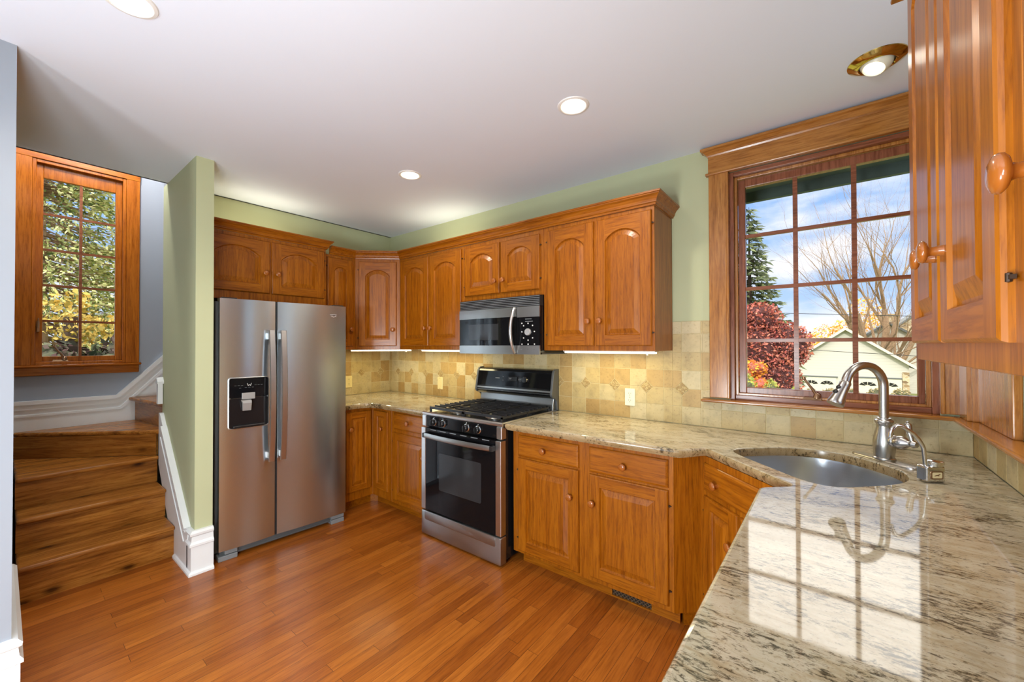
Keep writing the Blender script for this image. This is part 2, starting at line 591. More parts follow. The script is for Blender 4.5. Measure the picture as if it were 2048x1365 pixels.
ROOTZ = {}
def tag(o, label, cat, group=None, kind=None):
    o['label'] = label
    o['category'] = cat
    if group: o['group'] = group
    if kind: o['kind'] = kind
    return o
def thing(name, label, cat, loc=(0, 0, 0), rotz=0.0, group=None):
    o = bpy.data.objects.new(name, None)
    o.empty_display_size = 0.1
    COL.objects.link(o)
    o.location = loc
    o.rotation_euler = (0, 0, rotz)
    ROOTZ[o.name] = loc[2]
    return tag(o, label, cat, group)
def structure(o, label=None, cat=None):
    o['kind'] = 'structure'
    if label: o['label'] = label
    if cat: o['category'] = cat
    return o
def copy_tree(o, parent=None):
    c = o.copy()
    COL.objects.link(c)
    if parent is not None:
        c.parent = parent
    for ch in list(o.children):
        copy_tree(ch, c)
    return c
def arc(cx, cy, r, a0, a1, n):
    return [(cx + r * math.cos(R(a0 + (a1 - a0) * i / n)), cy + r * math.sin(R(a0 + (a1 - a0) * i / n))) for i in range(n + 1)]
def grid_with_holes(mb, x0, x1, z0, z1, holes, axis, a0, a1, mi=0):
    # slab with rectangular holes, as boxes between sorted breaks
    xs = sorted(set([x0, x1] + [h[0] for h in holes] + [h[1] for h in holes]))
    for i in range(len(xs) - 1):
        xa, xb = xs[i], xs[i + 1]
        zs = [(z0, z1)]
        for h in holes:
            if h[0] <= xa + 1e-6 and h[1] >= xb - 1e-6:
                new = []
                for a, b in zs:
                    if h[2] > a: new.append((a, min(b, h[2])))
                    if h[3] < b: new.append((max(a, h[3]), b))
                zs = new
        for a, b in zs:
            if b - a > 1e-5:
                if axis == 'y': mb.box(xa, xb, a0, a1, a, b, mi)
                else: mb.box(a0, a1, xa, xb, a, b, mi)

# ================================================================== the room shell
mb = MB().box(-1.05, 4.36, -6.15, 0.16, FZ - 0.12, FZ)
structure(mb.build('floor', 'hardwood'), 'glossy orange oak strip floor', 'floor')

# ceiling with round openings for the recessed cans
CANS = [(2.744, -0.884, 0.062), (1.478, -0.878, 0.062), (1.872, -2.335, 0.062), (3.872, -0.386, 0.066)]
REAR_CANS = []
def ceiling():
    bm = bmesh.new()
    x0, x1, y0, y1 = 0.0, 4.36, -6.15, 0.16
    edges = []
    vs = [bm.verts.new((x, y, H)) for x, y in ((x0, y0), (x1, y0), (x1, y1), (x0, y1))]
    edges += [bm.edges.new((vs[i], vs[(i + 1) % 4])) for i in range(4)]
    for cx, cy, r in CANS:
        ring = [bm.verts.new((cx + r * math.cos(2 * math.pi * k / 32), cy + r * math.sin(2 * math.pi * k / 32), H)) for k in range(32)]
        edges += [bm.edges.new((ring[k], ring[(k + 1) % 32])) for k in range(32)]
    bmesh.ops.triangle_fill(bm, use_beauty=True, edges=edges)
    # upper block and stair side header
    me = bpy.data.meshes.new('ceiling')
    bm.to_mesh(me); bm.free()
    m2 = MB()
    m2.v = [tuple(v.co) for v in me.vertices]
    m2.f = [list(p.vertices) for p in me.polygons]
    m2.m = [0] * len(m2.f)
    m2.box(0.0, 4.36, -6.15, 0.16, H + 0.20, H + 0.40)
    m2.box(0.0, 0.02, -6.15, 0.16, H, H + 1.05)
    m2.box(-1.05, 0.02, -6.15, 1.6, H + 1.0, H + 1.15)
    m2.box(4.34, 4.36, -6.15, 0.16, H, H + 0.2)
    m2.box(0.0, 4.36, 0.14, 0.16, H, H + 0.2)
    m2.box(0.0, 4.36, -6.15, -6.13, H, H + 0.2)
    o = m2.build('ceiling', 'ceiling_white')
    # underside must face down
    return o
structure(ceiling(), 'smooth off-white ceiling with round recessed lights', 'ceiling')

WB = (3.262, 4.096, 1.07, 2.396)      # window over the sink: opening in the back wall
WC = (-1.06, -0.545, 1.07, 2.396)     # window in the right wall beyond the hanging cabinet
WD = (-5.4, -3.3, 0.25, 2.25)         # big window of the room behind the camera
WS = (-2.458, -1.956, 1.262, 2.772)   # stair window
mb = MB()
grid_with_holes(mb, -0.1, 4.36, FZ - .1, H, [WB], 'y', 0.0, 0.16)
structure(mb.build('wall_back', 'paint_green'), 'sage green wall with the sink window', 'wall')
mb = MB()
grid_with_holes(mb, -6.15, 0.0, FZ - .1, H, [WC, WD], 'x', XC, 4.36)
structure(mb.build('wall_right', 'paint_green'), 'green wall behind the hanging cabinets', 'wall')
mb = MB().box(-0.1, 0.0, -1.772, 0.0, FZ - .1, H)
structure(mb.build('wall_left', 'paint_green'), 'sage green wall above the refrigerator', 'wall')
mb = MB().box(-0.1, 0.69, -1.863, -1.772, FZ - .05, H)
structure(mb.build('wall_divider', 'paint_green'), 'short green wall between stairs and refrigerator', 'wall')
mb = MB().box(-1.05, 1.26, -6.15, -2.562, FZ - .1, H + 1.0)
structure(mb.build('wall_hall', 'paint_blue'), 'pale blue wall end at the left edge', 'wall')
mb = MB().box(1.26, 4.36, -6.15, -6.0, FZ - .1, H)
structure(mb.build('wall_front', 'paint_blue'), 'wall behind the camera', 'wall')
mb = MB()
grid_with_holes(mb, -2.60, 1.6, FZ - .1, H + 1.0, [WS], 'x', -1.02, -0.86)
structure(mb.build('wall_stairwell', 'paint_blue'), 'grey blue stairwell wall with a tall window', 'wall')
mb = MB().box(-0.86, 0.0, 1.45, 1.6, FZ - .1, H + 1.0)
mb.box(-0.1, 0.0, 0.0, 1.45, FZ - .1, H + 1.0)
mb.box(-0.1, 0.0, -1.863, 0.0, H, H + 1.0)
structure(mb.build('wall_landing', 'paint_blue'), 'blue wall along the upper stairs', 'wall')

# ---- white baseboards
BASEP = [(0, FZ), (0.022, FZ), (0.022, FZ + 0.165), (0.030, FZ + 0.170), (0.030, FZ + 0.182), (0.020, FZ + 0.195),
         (0.017, FZ + 0.225), (0.026, FZ + 0.233), (0.028, FZ + 0.246), (0.016, FZ + 0.258), (0.0, FZ + 0.26)]
SHOE = [(0.022, FZ), (0.036, FZ), (0.036, FZ + 0.012), (0.030, FZ + 0.020), (0.022, FZ + 0.022)]
mb = MB()
# around the end of the divider: path runs so that 'outward' is the right side of travel
mb.sweep(BASEP, [(0.62, -1.863), (0.69, -1.863), (0.69, -1.772)][::1], 0)
mb.sweep(SHOE, [(0.36, -1.863), (0.69, -1.863), (0.69, -1.772)], 0)
# raking skirt board beside the stairs on the divider
yA, yB = -1.885, -1.863
mb.prism([(-0.09, 0.92), (-0.06, 0.92), (0.06, 0.80), (0.60, 0.285), (0.64, 0.285), (0.64, FZ), (0.33, FZ), (-0.09, 0.55)], 'y', yA, yB)
def rake(a, b, w, y0, y1):
    a = Vector((a[0], 0, a[1])); b = Vector((b[0], 0, b[1]))
    d = (b - a).normalized(); n = Vector((-d.z, 0, d.x))
    if n.z < 0: n = -n
    q = [a, b, b - n * w, a - n * w]
    mb.prism([(p.x, p.z) for p in q], 'y', y0, y1)
rake((0.03, 0.84), (0.615, 0.290), 0.030, -1.898, yB)
rake((0.015, 0.815), (0.60, 0.262), 0.012, -1.891, yB)
rake((-0.03, 0.755), (0.565, 0.195), 0.012, -1.890, yB)
structure(mb.build('baseboard_divider', 'paint_white'), 'white baseboard and raking skirt of the short green wall', 'baseboard')
mb2 = MB().sweep(BASEP, [(1.26, -6.0), (1.26, -2.562), (0.42, -2.562)], 0)
structure(mb2.build('baseboard_hall', 'paint_white'), 'white baseboard of the pale blue wall', 'baseboard')
mb = MB()
sk = [(-2.562, 0.70), (-2.562, 0.985), (-2.005, 0.985), (-1.20, 1.87), (0.9, 4.0), (0.9, 3.6), (-1.10, 1.45), (-1.9, 0.70)]
mb.prism(sk[:4] + [(-1.20, 1.40), (-1.9, 0.70)], 'x', -0.86, -0.838)
def band(pts, w, x1, lift=0.0):
    up = [(y, z + lift) for y, z in pts]
    n = len(pts)
    lo = []
    for i, (y, z) in enumerate(up):
        lo.append((y + (0.0 if i == 0 else 0.012), z - w))
    mb.prism(up + lo[::-1], 'x', -0.86, x1)
band([(-2.562, 1.005), (-2.008, 1.005), (-1.20, 1.892)], 0.028, -0.822)
band([(-2.562, 0.985), (-2.005, 0.985), (-1.20, 1.87)], 0.045, -0.830)
band([(-2.562, 0.905), (-1.990, 0.905), (-1.20, 1.772)], 0.016, -0.832)
structure(mb.build('baseboard_stairwell', 'paint_white'), 'white moulded baseboard rising along the stairwell wall', 'baseboard')
mb = MB().box(-0.105, -0.065, -1.895, -1.868, 0.985, 1.13)
mb.prism([(-0.111, 1.13), (-0.059, 1.13), (-0.059, 1.145), (-0.085, 1.175), (-0.111, 1.145)], 'y', -1.900, -1.863)
structure(mb.build('trim_1', 'paint_white'), 'small white trim post on the upper stair', 'trim')

# ---- staircase
st = thing('staircase', 'varnished knotty pine winder stairs turning right beside the blue wall', 'stairs', (0.335, -2.2, FZ))
ROOTZ[st.name] = FZ
def spart(name, mbx, m, bevel=0.0, **kw):
    # stair parts are given in world XY
    mbx.v = [(x - 0.335, y + 2.2, z) for x, y, z in mbx.v]
    return mbx.build(name, m, st, bevel=bevel, **kw)
YL, YR = -2.535, -1.8855
TH = 0.028
def tread(poly, z):
    b = MB().prism(poly, 'z', z - TH, z)
    return spart('tread', b, 'pine_y', bevel=0.011, segs=3)
def riser(x0, y0, x1, y1, z0, z1, th=0.02, m='pine_y'):
    d = Vector((x1 - x0, y1 - y0)).normalized(); n = Vector((-d.y, d.x)) * th
    b = MB().prism([(x0, y0), (x1, y1), (x1 + n.x, y1 + n.y), (x0 + n.x, y0 + n.y)], 'z', z0, z1)
    return spart('riser', b, m)
Z = [0.235, 0.425, 0.61, 0.79, 0.98, 1.17, 1.36, 1.55]
riser(0.335, YL, 0.335, YR, FZ, Z[0] - TH)
tread([(0.372, YL), (0.372, YR), (0.09, YR), (0.09, YL)], Z[0])
riser(0.108, YL, 0.108, YR, Z[0], Z[1] - TH)
tread([(0.145, YL), (0.145, YR), (-0.14, YR), (-0.14, YL)], Z[1])
riser(-0.122, YL, -0.122, YR, Z[1], Z[2] - TH)
tread([(-0.086, YL), (-0.086, YR), (-0.12, YR + 0.01), (-0.795, YL)], Z[2])
_a, _e = Vector((-0.782, YL)), Vector((-0.135, YR - 0.005))
_d = _e - _a
MB().box(-0.02, 0.0, 0.0, _d.length, Z[2] - FZ, Z[3] - TH - FZ).build('riser', 'pine_y', st, loc=(_a.x - 0.335, _a.y + 2.2, 0), rotz=math.atan2(-_d.x, _d.y))
tread([(-0.105, YR + 0.01), (-0.105, -1.80), (-0.837, -1.88), (-0.837, YL), (-0.795, YL)], Z[3])
riser(-0.837, -1.897, -0.105, -1.822, Z[3], Z[4] - TH, m='pine_x')
tread([(-0.100, -1.858), (-0.102, -1.60), (-0.837, -1.60), (-0.837, -1.938)], Z[4])
for k in range(5, 8):
    y = -1.63 + 0.24 * (k - 5)
    riser(-0.837, y + 0.03, -0.102, y + 0.03, Z[k - 1], Z[k] - TH, m='pine_x')
    tread([(-0.102, y), (-0.102, y + 0.29), (-0.837, y + 0.29), (-0.837, y)], Z[k])

# ---- windows -------------------------------------------------------
def crank(parent, x, y, z, ax):
    # folding casement crank: cover plate, boss and arm with knob; ax = 'y' wall plane XZ, 'x' wall plane YZ
    def P(a, b, c):
        return (x + a, y + b, z + c) if ax == 'y' else (x - b, y + a, z + c)
    b = MB()
    q = [P(-0.035, 0, 0), P(0.045, 0, 0), P(0.045, -0.028, 0), P(-0.035, -0.028, 0)]
    t = [P(-0.030, 0, 0.012), P(0.040, 0, 0.012), P(0.040, -0.022, 0.012), P(-0.030, -0.022, 0.012)]
    b.loft([q, t])
    b.lathe([(0.0, 0.0), (0.016, 0.0), (0.015, 0.016), (0.008, 0.026), (0, 0.028)], P(0.025, -0.014, 0.008), (0, 0, 1), 14)
    b.tube([P(0.025, -0.014, 0.022), P(0.008, -0.020, 0.055), P(-0.012, -0.026, 0.085), P(-0.024, -0.028, 0.105)], [0.008, 0.007, 0.0055, 0.005], 10)
    b.lathe([(0, -0.011), (0.007, -0.008), (0.009, 0), (0.007, 0.008), (0, 0.011)], P(-0.028, -0.030, 0.112), (-0.3, 0, 1), 12)
    return b

# window_1: casement over the sink
w1 = thing('window_1', 'large wood casement window over the sink with twelve panes', 'window', (3.68, 0.0, 1.07))
w1['kind'] = 'structure'
def w1part(name, b, m, bevel=0.0, **kw):
    b.v = [(x - 3.68, y, z) for x, y, z in b.v]
    return b.build(name, m, w1, bevel=bevel, **kw)
b = MB().box(3.158, 3.262, -0.024, 0.0, 1.092, 2.398)
w1part('side_casing', b, 'trim_z', 0.004)
b = MB().box(4.096, 4.192, -0.024, 0.0, 1.092, 2.398)
w1part('side_casing', b, 'trim_z', 0.004)
b = MB().box(3.158, 4.20, -0.026, 0.0, 2.405, 2.505)
w1part('head_casing', b, 'trim_x')
b = MB().sweep([(-0.02, 2.500), (0.003, 2.500), (0.007, 2.508), (0.013, 2.516), (0.025, 2.528), (0.036, 2.533), (0.036, 2.545), (-0.02, 2.545)], [(3.158, 0.0), (3.158, -0.026), (4.2, -0.026)])
w1part('cornice', b, 'trim_x')
b = MB().box(3.143, 4.2, -0.036, 0.0, 2.392, 2.406)
w1part('fillet', b, 'trim_x', 0.004)
b = MB()
for x0, x1 in ((3.250, 3.264), (4.094, 4.108)):
    b.box(x0, x1, -0.034, 0.0, 1.092, 2.392)
w1part('stop_bead', b, 'trim_z', 0.004)
b = MB().box(3.117, 4.135, -0.062, 0.14, 1.068, 1.0855)
w1part('sill', b, 'trim_x', 0.006)
# jamb lining
b = MB().box(3.262, 3.285, 0.0, 0.14, 1.0855, 2.39).box(4.073, 4.096, 0.0, 0.14, 1.0855, 2.39)
w1part('jamb', b, 'sash_z', 0.002)
b = MB().box(3.285, 4.073, 0.0, 0.14, 2.366, 2.39).box(3.285, 4.073, 0.02, 0.14, 1.0855, 1.112)
w1part('frame_rail', b, 'sash_x', 0.002)
b = MB()
for x0, x1 in ((3.285, 3.300), (4.058, 4.073)):
    b.box(x0, x1, 0.028, 0.05, 1.112, 2.366)
b.box(3.300, 4.058, 0.028, 0.05, 2.350, 2.366).box(3.300, 4.058, 0.028, 0.05, 1.112, 1.124)
w1part('stop', b, 'trim_z', 0.002)
b = MB()
SX = (3.336, 4.034, 1.156, 2.305)
b.box(3.300, SX[0], 0.05, 0.09, 1.118, 2.350).box(SX[1], 4.058, 0.05, 0.09, 1.118, 2.350)
b.box(SX[0], SX[1], 0.05, 0.09, 1.118, SX[2]).box(SX[0], SX[1], 0.05, 0.09, SX[3], 2.350)
sash = w1part('sash', b, 'sash_z', 0.003)
b = MB()
for x in (3.571, 3.813):
    b.box(x - 0.0105, x + 0.0105, 0.052, 0.074, SX[2], SX[3])
for z in (2.022, 1.720, 1.424):
    b.box(SX[0], SX[1], 0.054, 0.072, z - 0.0095, z + 0.0095)
b.v = [(x - 3.68, y, z - 1.07) for x, y, z in b.v]
b.build('muntins', 'sash_x', sash)
b = MB().box(SX[0] - 0.004, SX[1] + 0.004, 0.0755, 0.0785, SX[2] - 0.004, SX[3] + 0.004)
b.v = [(x - 3.68, y, z - 1.07) for x, y, z in b.v]
b.build('pane', 'window_glass', sash)
b = crank(w1, 3.632, 0.034, 1.113, 'y')
w1part('crank_handle', b, 'bronze', smooth=True)

# window_2: right wall, mostly behind the hanging cabinet
w2 = thing('window_2', 'wood framed window on the right wall beyond the hanging cabinet', 'window', (XC, -0.80, 1.07))
w2['kind'] = 'structure'
def w2part(name, b, m, bevel=0.0):
    b.v = [(x - XC, y + 0.80, z) for x, y, z in b.v]
    return b.build(name, m, w2, bevel=bevel)
w2part('side_casing', MB().box(4.179, XC, -0.545, -0.150, 1.0855, 2.398), 'trim_z', 0.004)
w2part('corner_casing', MB().box(4.150, XC, -0.150, -0.026, 1.0855, 2.398).box(4.163, XC, -0.165, -0.150, 1.0855, 2.398), 'trim_z', 0.003)
w2part('side_casing', MB().box(4.179, XC, -1.18, -1.06, 1.0855, 2.398), 'trim_z', 0.004)
w2part('head_casing', MB().box(4.177, XC, -1.18, -0.026, 2.398, 2.50), 'trim_y')
w2part('sill', MB().box(4.122, 4.30, -1.20, -0.062, 1.068, 1.0855).box(4.135, 4.2, -0.062, 0.0, 1.068, 1.0855), 'trim_y', 0.006)
w2part('jamb', MB().box(XC, 4.34, -0.565, -0.545, 1.0855, 2.396).box(XC, 4.34, -1.06, -1.04, 1.0855, 2.396), 'sash_z', 0.002)
w2part('frame_rail', MB().box(XC, 4.34, -1.04, -0.565, 2.37, 2.396).box(4.22, 4.34, -1.04, -0.565, 1.0855, 1.112), 'sash_y', 0.002)
b = MB().box(4.255, 4.29, -0.61, -0.565, 1.112, 2.37).box(4.255, 4.29, -1.04, -0.995, 1.112, 2.37)
b.box(4.255, 4.29, -0.995, -0.61, 1.112, 1.156).box(4.255, 4.29, -0.995, -0.61, 2.32, 2.37)
s2 = w2part('sash', b, 'sash_z', 0.003)
b = MB().box(4.262, 4.280, -0.8125, -0.7925, 1.156, 2.32)
for z in (2.022, 1.720, 1.424):
    b.box(4.262, 4.280, -0.995, -0.61, z - 0.009, z + 0.009)
b.v = [(x - XC, y + 0.80, z - 1.07) for x, y, z in b.v]
b.build('muntins', 'sash_y', s2)
b = MB().box(4.2815, 4.2845, -1.0, -0.606, 1.152, 2.324)
b.v = [(x - XC, y + 0.80, z - 1.07) for x, y, z in b.v]
b.build('pane', 'window_glass', s2)

# window_3: stair window
w3 = thing('window_3', 'tall ten pane wood window above the stairs', 'window', (-0.86, -2.207, 1.19))
w3['kind'] = 'structure'
def w3part(name, b, m, bevel=0.0, **kw):
    b.v = [(x + 0.76, (y + 2.207) * 1.024, 1.19 + (z - 1.19) * 1.024) for x, y, z in b.v]
    return b.build(name, m, w3, bevel=bevel, **kw)
w3part('side_casing', MB().box(-0.76, -0.735, -2.528, -2.452, 1.262, 2.745), 'stairtrim_z', 0.003)
w3part('side_casing', MB().box(-0.76, -0.735, -1.962, -1.882, 1.262, 2.745), 'stairtrim_z', 0.003)
w3part('head_casing', MB().box(-0.76, -0.733, -2.530, -1.880, 2.745, 2.83), 'stairtrim_y', 0.003)
w3part('sill', MB().box(-0.86, -0.715, -2.535, -1.870, 1.245, 1.262), 'stairtrim_y', 0.005)
w3part('apron', MB().box(-0.76, -0.737, -2.530, -1.882, 1.185, 1.245), 'stairtrim_y', 0.004)
w3part('jamb', MB().box(-0.88, -0.745, -2.452, -2.432, 1.262, 2.745).box(-0.88, -0.745, -1.982, -1.962, 1.262, 2.745)
       .box(-0.88, -0.745, -2.432, -1.982, 2.722, 2.745).box(-0.88, -0.745, -2.432, -1.982, 1.262, 1.284), 'stairtrim_z', 0.003)
b = MB().box(-0.82, -0.785, -2.432, -2.397, 1.284, 2.722).box(-0.82, -0.785, -2.019, -1.982, 1.284, 2.722)
b.box(-0.82, -0.785, -2.397, -2.019, 1.284, 1.322).box(-0.82, -0.785, -2.397, -2.019, 2.625, 2.722)
s3 = w3part('sash', b, 'stairtrim_z', 0.003)
b = MB().box(-0.812, -0.79, -2.2165, -2.2005, 1.322, 2.625)
for k in range(1, 5):
    z = 1.322 + (2.625 - 1.322) * k / 5
    b.box(-0.81, -0.792, -2.397, -2.019, z - 0.008, z + 0.008)
b.v = [(x + 0.76, (y + 2.207) * 1.024, (z - 1.19) * 1.024) for x, y, z in b.v]
b.build('muntins', 'sash_y', s3)
b = MB().box(-0.817, -0.814, -2.4, -2.016, 1.318, 2.629)
b.v = [(x + 0.76, (y + 2.207) * 1.024, (z - 1.19) * 1.024) for x, y, z in b.v]
b.build('pane', 'window_glass', s3)
b = crank(w3, -0.78, -2.315, 1.285, 'x')
w3part('crank_handle', b, 'bronze', smooth=True)
b = MB().box(-0.782, -0.760, -2.425, -2.412, 1.50, 1.58).box(-0.762, -0.750, -2.420, -2.414, 1.53, 1.60)
w3part('sash_lock', b, 'bronze', 0.002)

# window_4: big window of the room behind the camera
w4 = thing('window_4', 'wide white framed window behind the camera', 'window', (XC, -4.35, WD[2]))
w4['kind'] = 'structure'
b = MB()
for y in (-5.4, -4.37, -3.34):
    b.box(4.22, 4.30, y, y + 0.04, WD[2], WD[3])
b.box(4.22, 4.30, -5.36, -3.34, WD[2], WD[2] + 0.05).box(4.22, 4.30, -5.36, -3.34, WD[3] - 0.05, WD[3])
b.v = [(x - XC, y + 4.35, z) for x, y, z in b.v]
b.build('frame', 'paint_white', w4)
b = MB().box(4.258, 4.262, -5.36, -4.37, WD[2] + .05, WD[3] - .05).box(4.258, 4.262, -4.33, -3.34, WD[2] + .05, WD[3] - .05)
b.v = [(x - XC, y + 4.35, z) for x, y, z in b.v]
b.build('pane', 'window_glass', w4)

# ================================================================== cabinets
KNOB_PROF = [(0.0, 0.0), (0.0095, 0.0), (0.0085, 0.006), (0.0072, 0.014), (0.009, 0.0185), (0.0155, 0.0205),
             (0.0190, 0.0235), (0.0195, 0.0265), (0.0175, 0.0300), (0.011, 0.0325), (0.0, 0.0332)]
_kb = MB().lathe(KNOB_PROF, (0, 0, 0), (0, -1, 0), 20)
KNOB0 = _kb.build('knob', 'knob_wood', smooth=True, ang=60)
KNOB_ME = KNOB0.data
bpy.data.objects.remove(KNOB0)
_hb = MB().lathe([(0.0, -0.006), (0.003, -0.005), (0.003, 0.005), (0.0, 0.006)], (0, 0, 0), (0, 0, 1), 8)
_hb.box(-0.009, 0.009, -0.001, 0.004, -0.0025, 0.0025)
HING0 = _hb.build('hinge', 'hinge_dark')
HING_ME = HING0.data
bpy.data.objects.remove(HING0)

def inst(name, me, parent, loc, rotz=0.0):
    o = bpy.data.objects.new(name, me)
    COL.objects.link(o)
    o.parent = parent
    o.location = loc
    o.rotation_euler = (0, 0, rotz)
    return o

DT = 0.014   # how far a lipped door stands proud of the face frame
def door_mesh(w, h, fr=0.052, rise=0.0, ftop=None):
    """raised panel door, local x 0..w, z 0..h, face towards -y; slots: upright grain, level grain"""
    if ftop is None: ftop = fr
    b = MB()
    t, c = DT, 0.006
    x0, x1, z0, z1 = c, w - c, c, h - c
    # lip around the edge
    outer = [(0, 0), (w, 0), (w, h), (0, h)]
    inner = [(x0, z0), (x1, z0), (x1, z1), (x0, z1)]
    b.loft([[(x, 0, z) for x, z in outer], [(x, -t + 0.008, z) for x, z in outer],
            [(x + (0.002 if x == 0 else -0.002), -t + 0.003, z + (0.002 if z == 0 else -0.002)) for x, z in outer],
            [(x, -t, z) for x, z in inner]], True, False)
    a = w / 2 - fr
    cx = w / 2
    zb = fr
    zt = h - ftop            # crown of the arch
    zs = zt - rise
    N = 14
    if rise > 0:
        rad = (a * a + rise * rise) / (2 * rise)
        zc = zt - rad
    def outline(d):
        aa = a - d
        pts = [(cx - aa, zb + d), (cx + aa, zb + d)]
        for i in range(N + 1):
            x = aa - 2 * aa * i / N
            if rise > 0:
                z = zc + math.sqrt(max(0, (rad - d) ** 2 - x * x))
            else:
                z = zt - d
            pts.append((cx + x, z))
        return pts
    op = outline(0.0)
    # stiles
    b.add([(x0, -t, z0), (cx - a, -t, z0), (cx - a, -t, z1), (x0, -t, z1)], [(0, 1, 2, 3)], 0)
    b.add([(cx + a, -t, z0), (x1, -t, z0), (x1, -t, z1), (cx + a, -t, z1)], [(0, 1, 2, 3)], 0)
    # bottom rail
    b.add([(cx - a, -t, z0), (cx + a, -t, z0), (cx + a, -t, zb), (cx - a, -t, zb)], [(0, 1, 2, 3)], 1)
    # top rail
    vs, fs = [], []
    tops = op[2:]
    for i, (x, z) in enumerate(tops):
        vs += [(x, -t, z), (x, -t, z1)]
        if i: fs.append((2 * i - 2, 2 * i, 2 * i + 1, 2 * i - 1))
    b.add(vs, fs, 1)
    # panel
    seq = [(0.0, t), (0.003, 0.0075), (0.006, 0.0035), (0.011, 0.0040), (0.036, t - 0.0015), (0.0375, t - 0.0010)]
    loops = [[(x, -y, z) for x, z in outline(d)] for d, y in seq]
    if min(a, (zs - zb) / 2) < 0.045:
        seq = [(0.0, t), (0.003, 0.0075), (0.005, 0.0035), (0.008, 0.004), (0.020, t - 0.002), (0.021, t - 0.0012)]
        loops = [[(x, -y, z) for x, z in outline(d)] for d, y in seq]
    b.loft(loops, False, True, 0)
    return b

def drawer_mesh(w, h):
    b = MB()
    t = DT
    def rc(d): return [(d, d), (w - d, d), (w - d, h - d), (d, h - d)]
    seq = [(0, 0), (0, 0.006), (0.003, 0.010), (0.011, t), ]
    b.loft([[(x, -y, z) for x, z in rc(d)] for d, y in seq], True, True, 1)
    return b

def cab_door(root, x0, x1, z0, z1, rise=0.0, knob=None, hinge=None, fr=0.052, ftop=None, name='door', yoff=0.0):
    w, h = x1 - x0, z1 - z0
    b = door_mesh(w, h, fr, rise, ftop)
    d = b.build(name, ['oak_z', 'oak_x'], root, loc=(x0, yoff, z0 - ROOTZ[root.name]))
    if knob:
        inst('knob', KNOB_ME, d, (knob[0] - x0, -DT, knob[1] - z0))
    if hinge:
        hx = -0.004 if hinge == 'L' else w + 0.004
        for zz in (0.075, h - 0.075):
            inst('hinge', HING_ME, d, (hx, -0.006, zz))
    return d
def cab_drawer(root, x0, x1, z0, z1, knobs=None, yoff=0.0):
    w, h = x1 - x0, z1 - z0
    d = drawer_mesh(w, h).build('drawer', ['oak_z', 'oak_x'], root, loc=(x0, yoff, z0 - ROOTZ[root.name]))
    for k in (knobs or [(w / 2 + x0, h / 2 + z0)]):
        inst('knob', KNOB_ME, d, (k[0] - x0, -DT, k[1] - z0))
    return d

def body(root, x0, x1, depth, z0, z1, name='body', m='oak_z'):
    return MB().box(x0, x1, 0.0, depth, z0, z1).build(name, m, root, bevel=0.0015, segs=1)

UB = 1.365     # underside of wall cabinets
UT = 2.189     # where the crown moulding starts
UY = -0.326    # face of the wall cabinets along the back wall
# --- over the refrigerator (left wall; local x runs along +Y)
c = thing('wall_cabinet', 'short two-door oak wall cabinet directly above the refrigerator', 'cabinet', (0.37, -1.768, 1.735), R(90), 'oak wall cabinets')
W = 0.872
body(c, 0, W, 0.365, 1.735, 2.214)
cab_door(c, 0.012, 0.436, 1.795, 2.190, 0.062, (0.400, 1.945), 'L', 0.066, 0.062)
cab_door(c, 0.450, 0.856, 1.795, 2.190, 0.062, (0.486, 1.945), 'R', 0.066, 0.062)
# --- narrow one beside it
c = thing('wall_cabinet', 'narrow single-door oak wall cabinet between refrigerator cabinet and corner cabinet', 'cabinet', (0.326, -0.894, UB), R(90), 'oak wall cabinets')
body(c, 0, 0.293, 0.321, UB, UT)
cab_door(c, 0.030, 0.268, 1.395, 2.165, 0.035, (0.240, 1.545), 'L', 0.060, 0.075)
# --- diagonal corner
c = thing('wall_cabinet', 'diagonal corner oak wall cabinet with one arched door', 'cabinet', (0.326, -0.600, UB), R(43.4), 'oak wall cabinets')
dl = math.hypot(0.29, 0.274)
ca, sa = math.cos(R(43.4)), math.sin(R(43.4))
def toloc(x, y):
    dx, dy = x - 0.326, y + 0.600
    return (dx * ca + dy * sa, -dx * sa + dy * ca)
pts = [toloc(*p) for p in ((0.326, -0.600), (0.616, -0.326), (0.616, -0.006), (0.006, -0.006), (0.006, -0.600))]
MB().prism(pts, 'z', UB, UT).build('body', 'oak_z', c)
cab_door(c, 0.032, dl - 0.030, 1.395, 2.165, 0.055, (dl - 0.062, 1.545), 'L', 0.060, 0.075)
# --- back wall
c = thing('wall_cabinet', 'two-door oak wall cabinet between corner cabinet and microwave', 'cabinet', (0.617, UY, UB), 0, 'oak wall cabinets')
body(c, 0, 0.827, 0.32, UB, UT)
cab_door(c, 0.020, 0.405, 1.395, 2.165, 0.058, (0.373, 1.545), None, 0.062, 0.075)
cab_door(c, 0.417, 0.802, 1.395, 2.165, 0.058, (0.449, 1.545), 'R', 0.062, 0.075)
c = thing('wall_cabinet', 'short two-door oak wall cabinet directly above the microwave', 'cabinet', (1.445, UY, 1.742), 0, 'oak wall cabinets')
body(c, 0, 0.754, 0.32, 1.742, UT)
cab_door(c, 0.012, 0.370, 1.782, 2.158, 0.055, (0.337, 1.872), 'L', 0.064, 0.060)
cab_door(c, 0.382, 0.724, 1.782, 2.158, 0.055, (0.414, 1.872), 'R', 0.064, 0.060)
c = thing('wall_cabinet', 'tall two-door oak wall cabinet at the right end, next to the sink window', 'cabinet', (2.200, UY, UB), 0, 'oak wall cabinets')
body(c, 0, 0.743, 0.32, UB, UT)
cab_door(c, 0.031, 0.372, 1.395, 2.165, 0.058, (0.338, 1.545), 'L', 0.064, 0.078)
cab_door(c, 0.384, 0.729, 1.395, 2.165, 0.058, (0.416, 1.545), 'R', 0.064, 0.078)
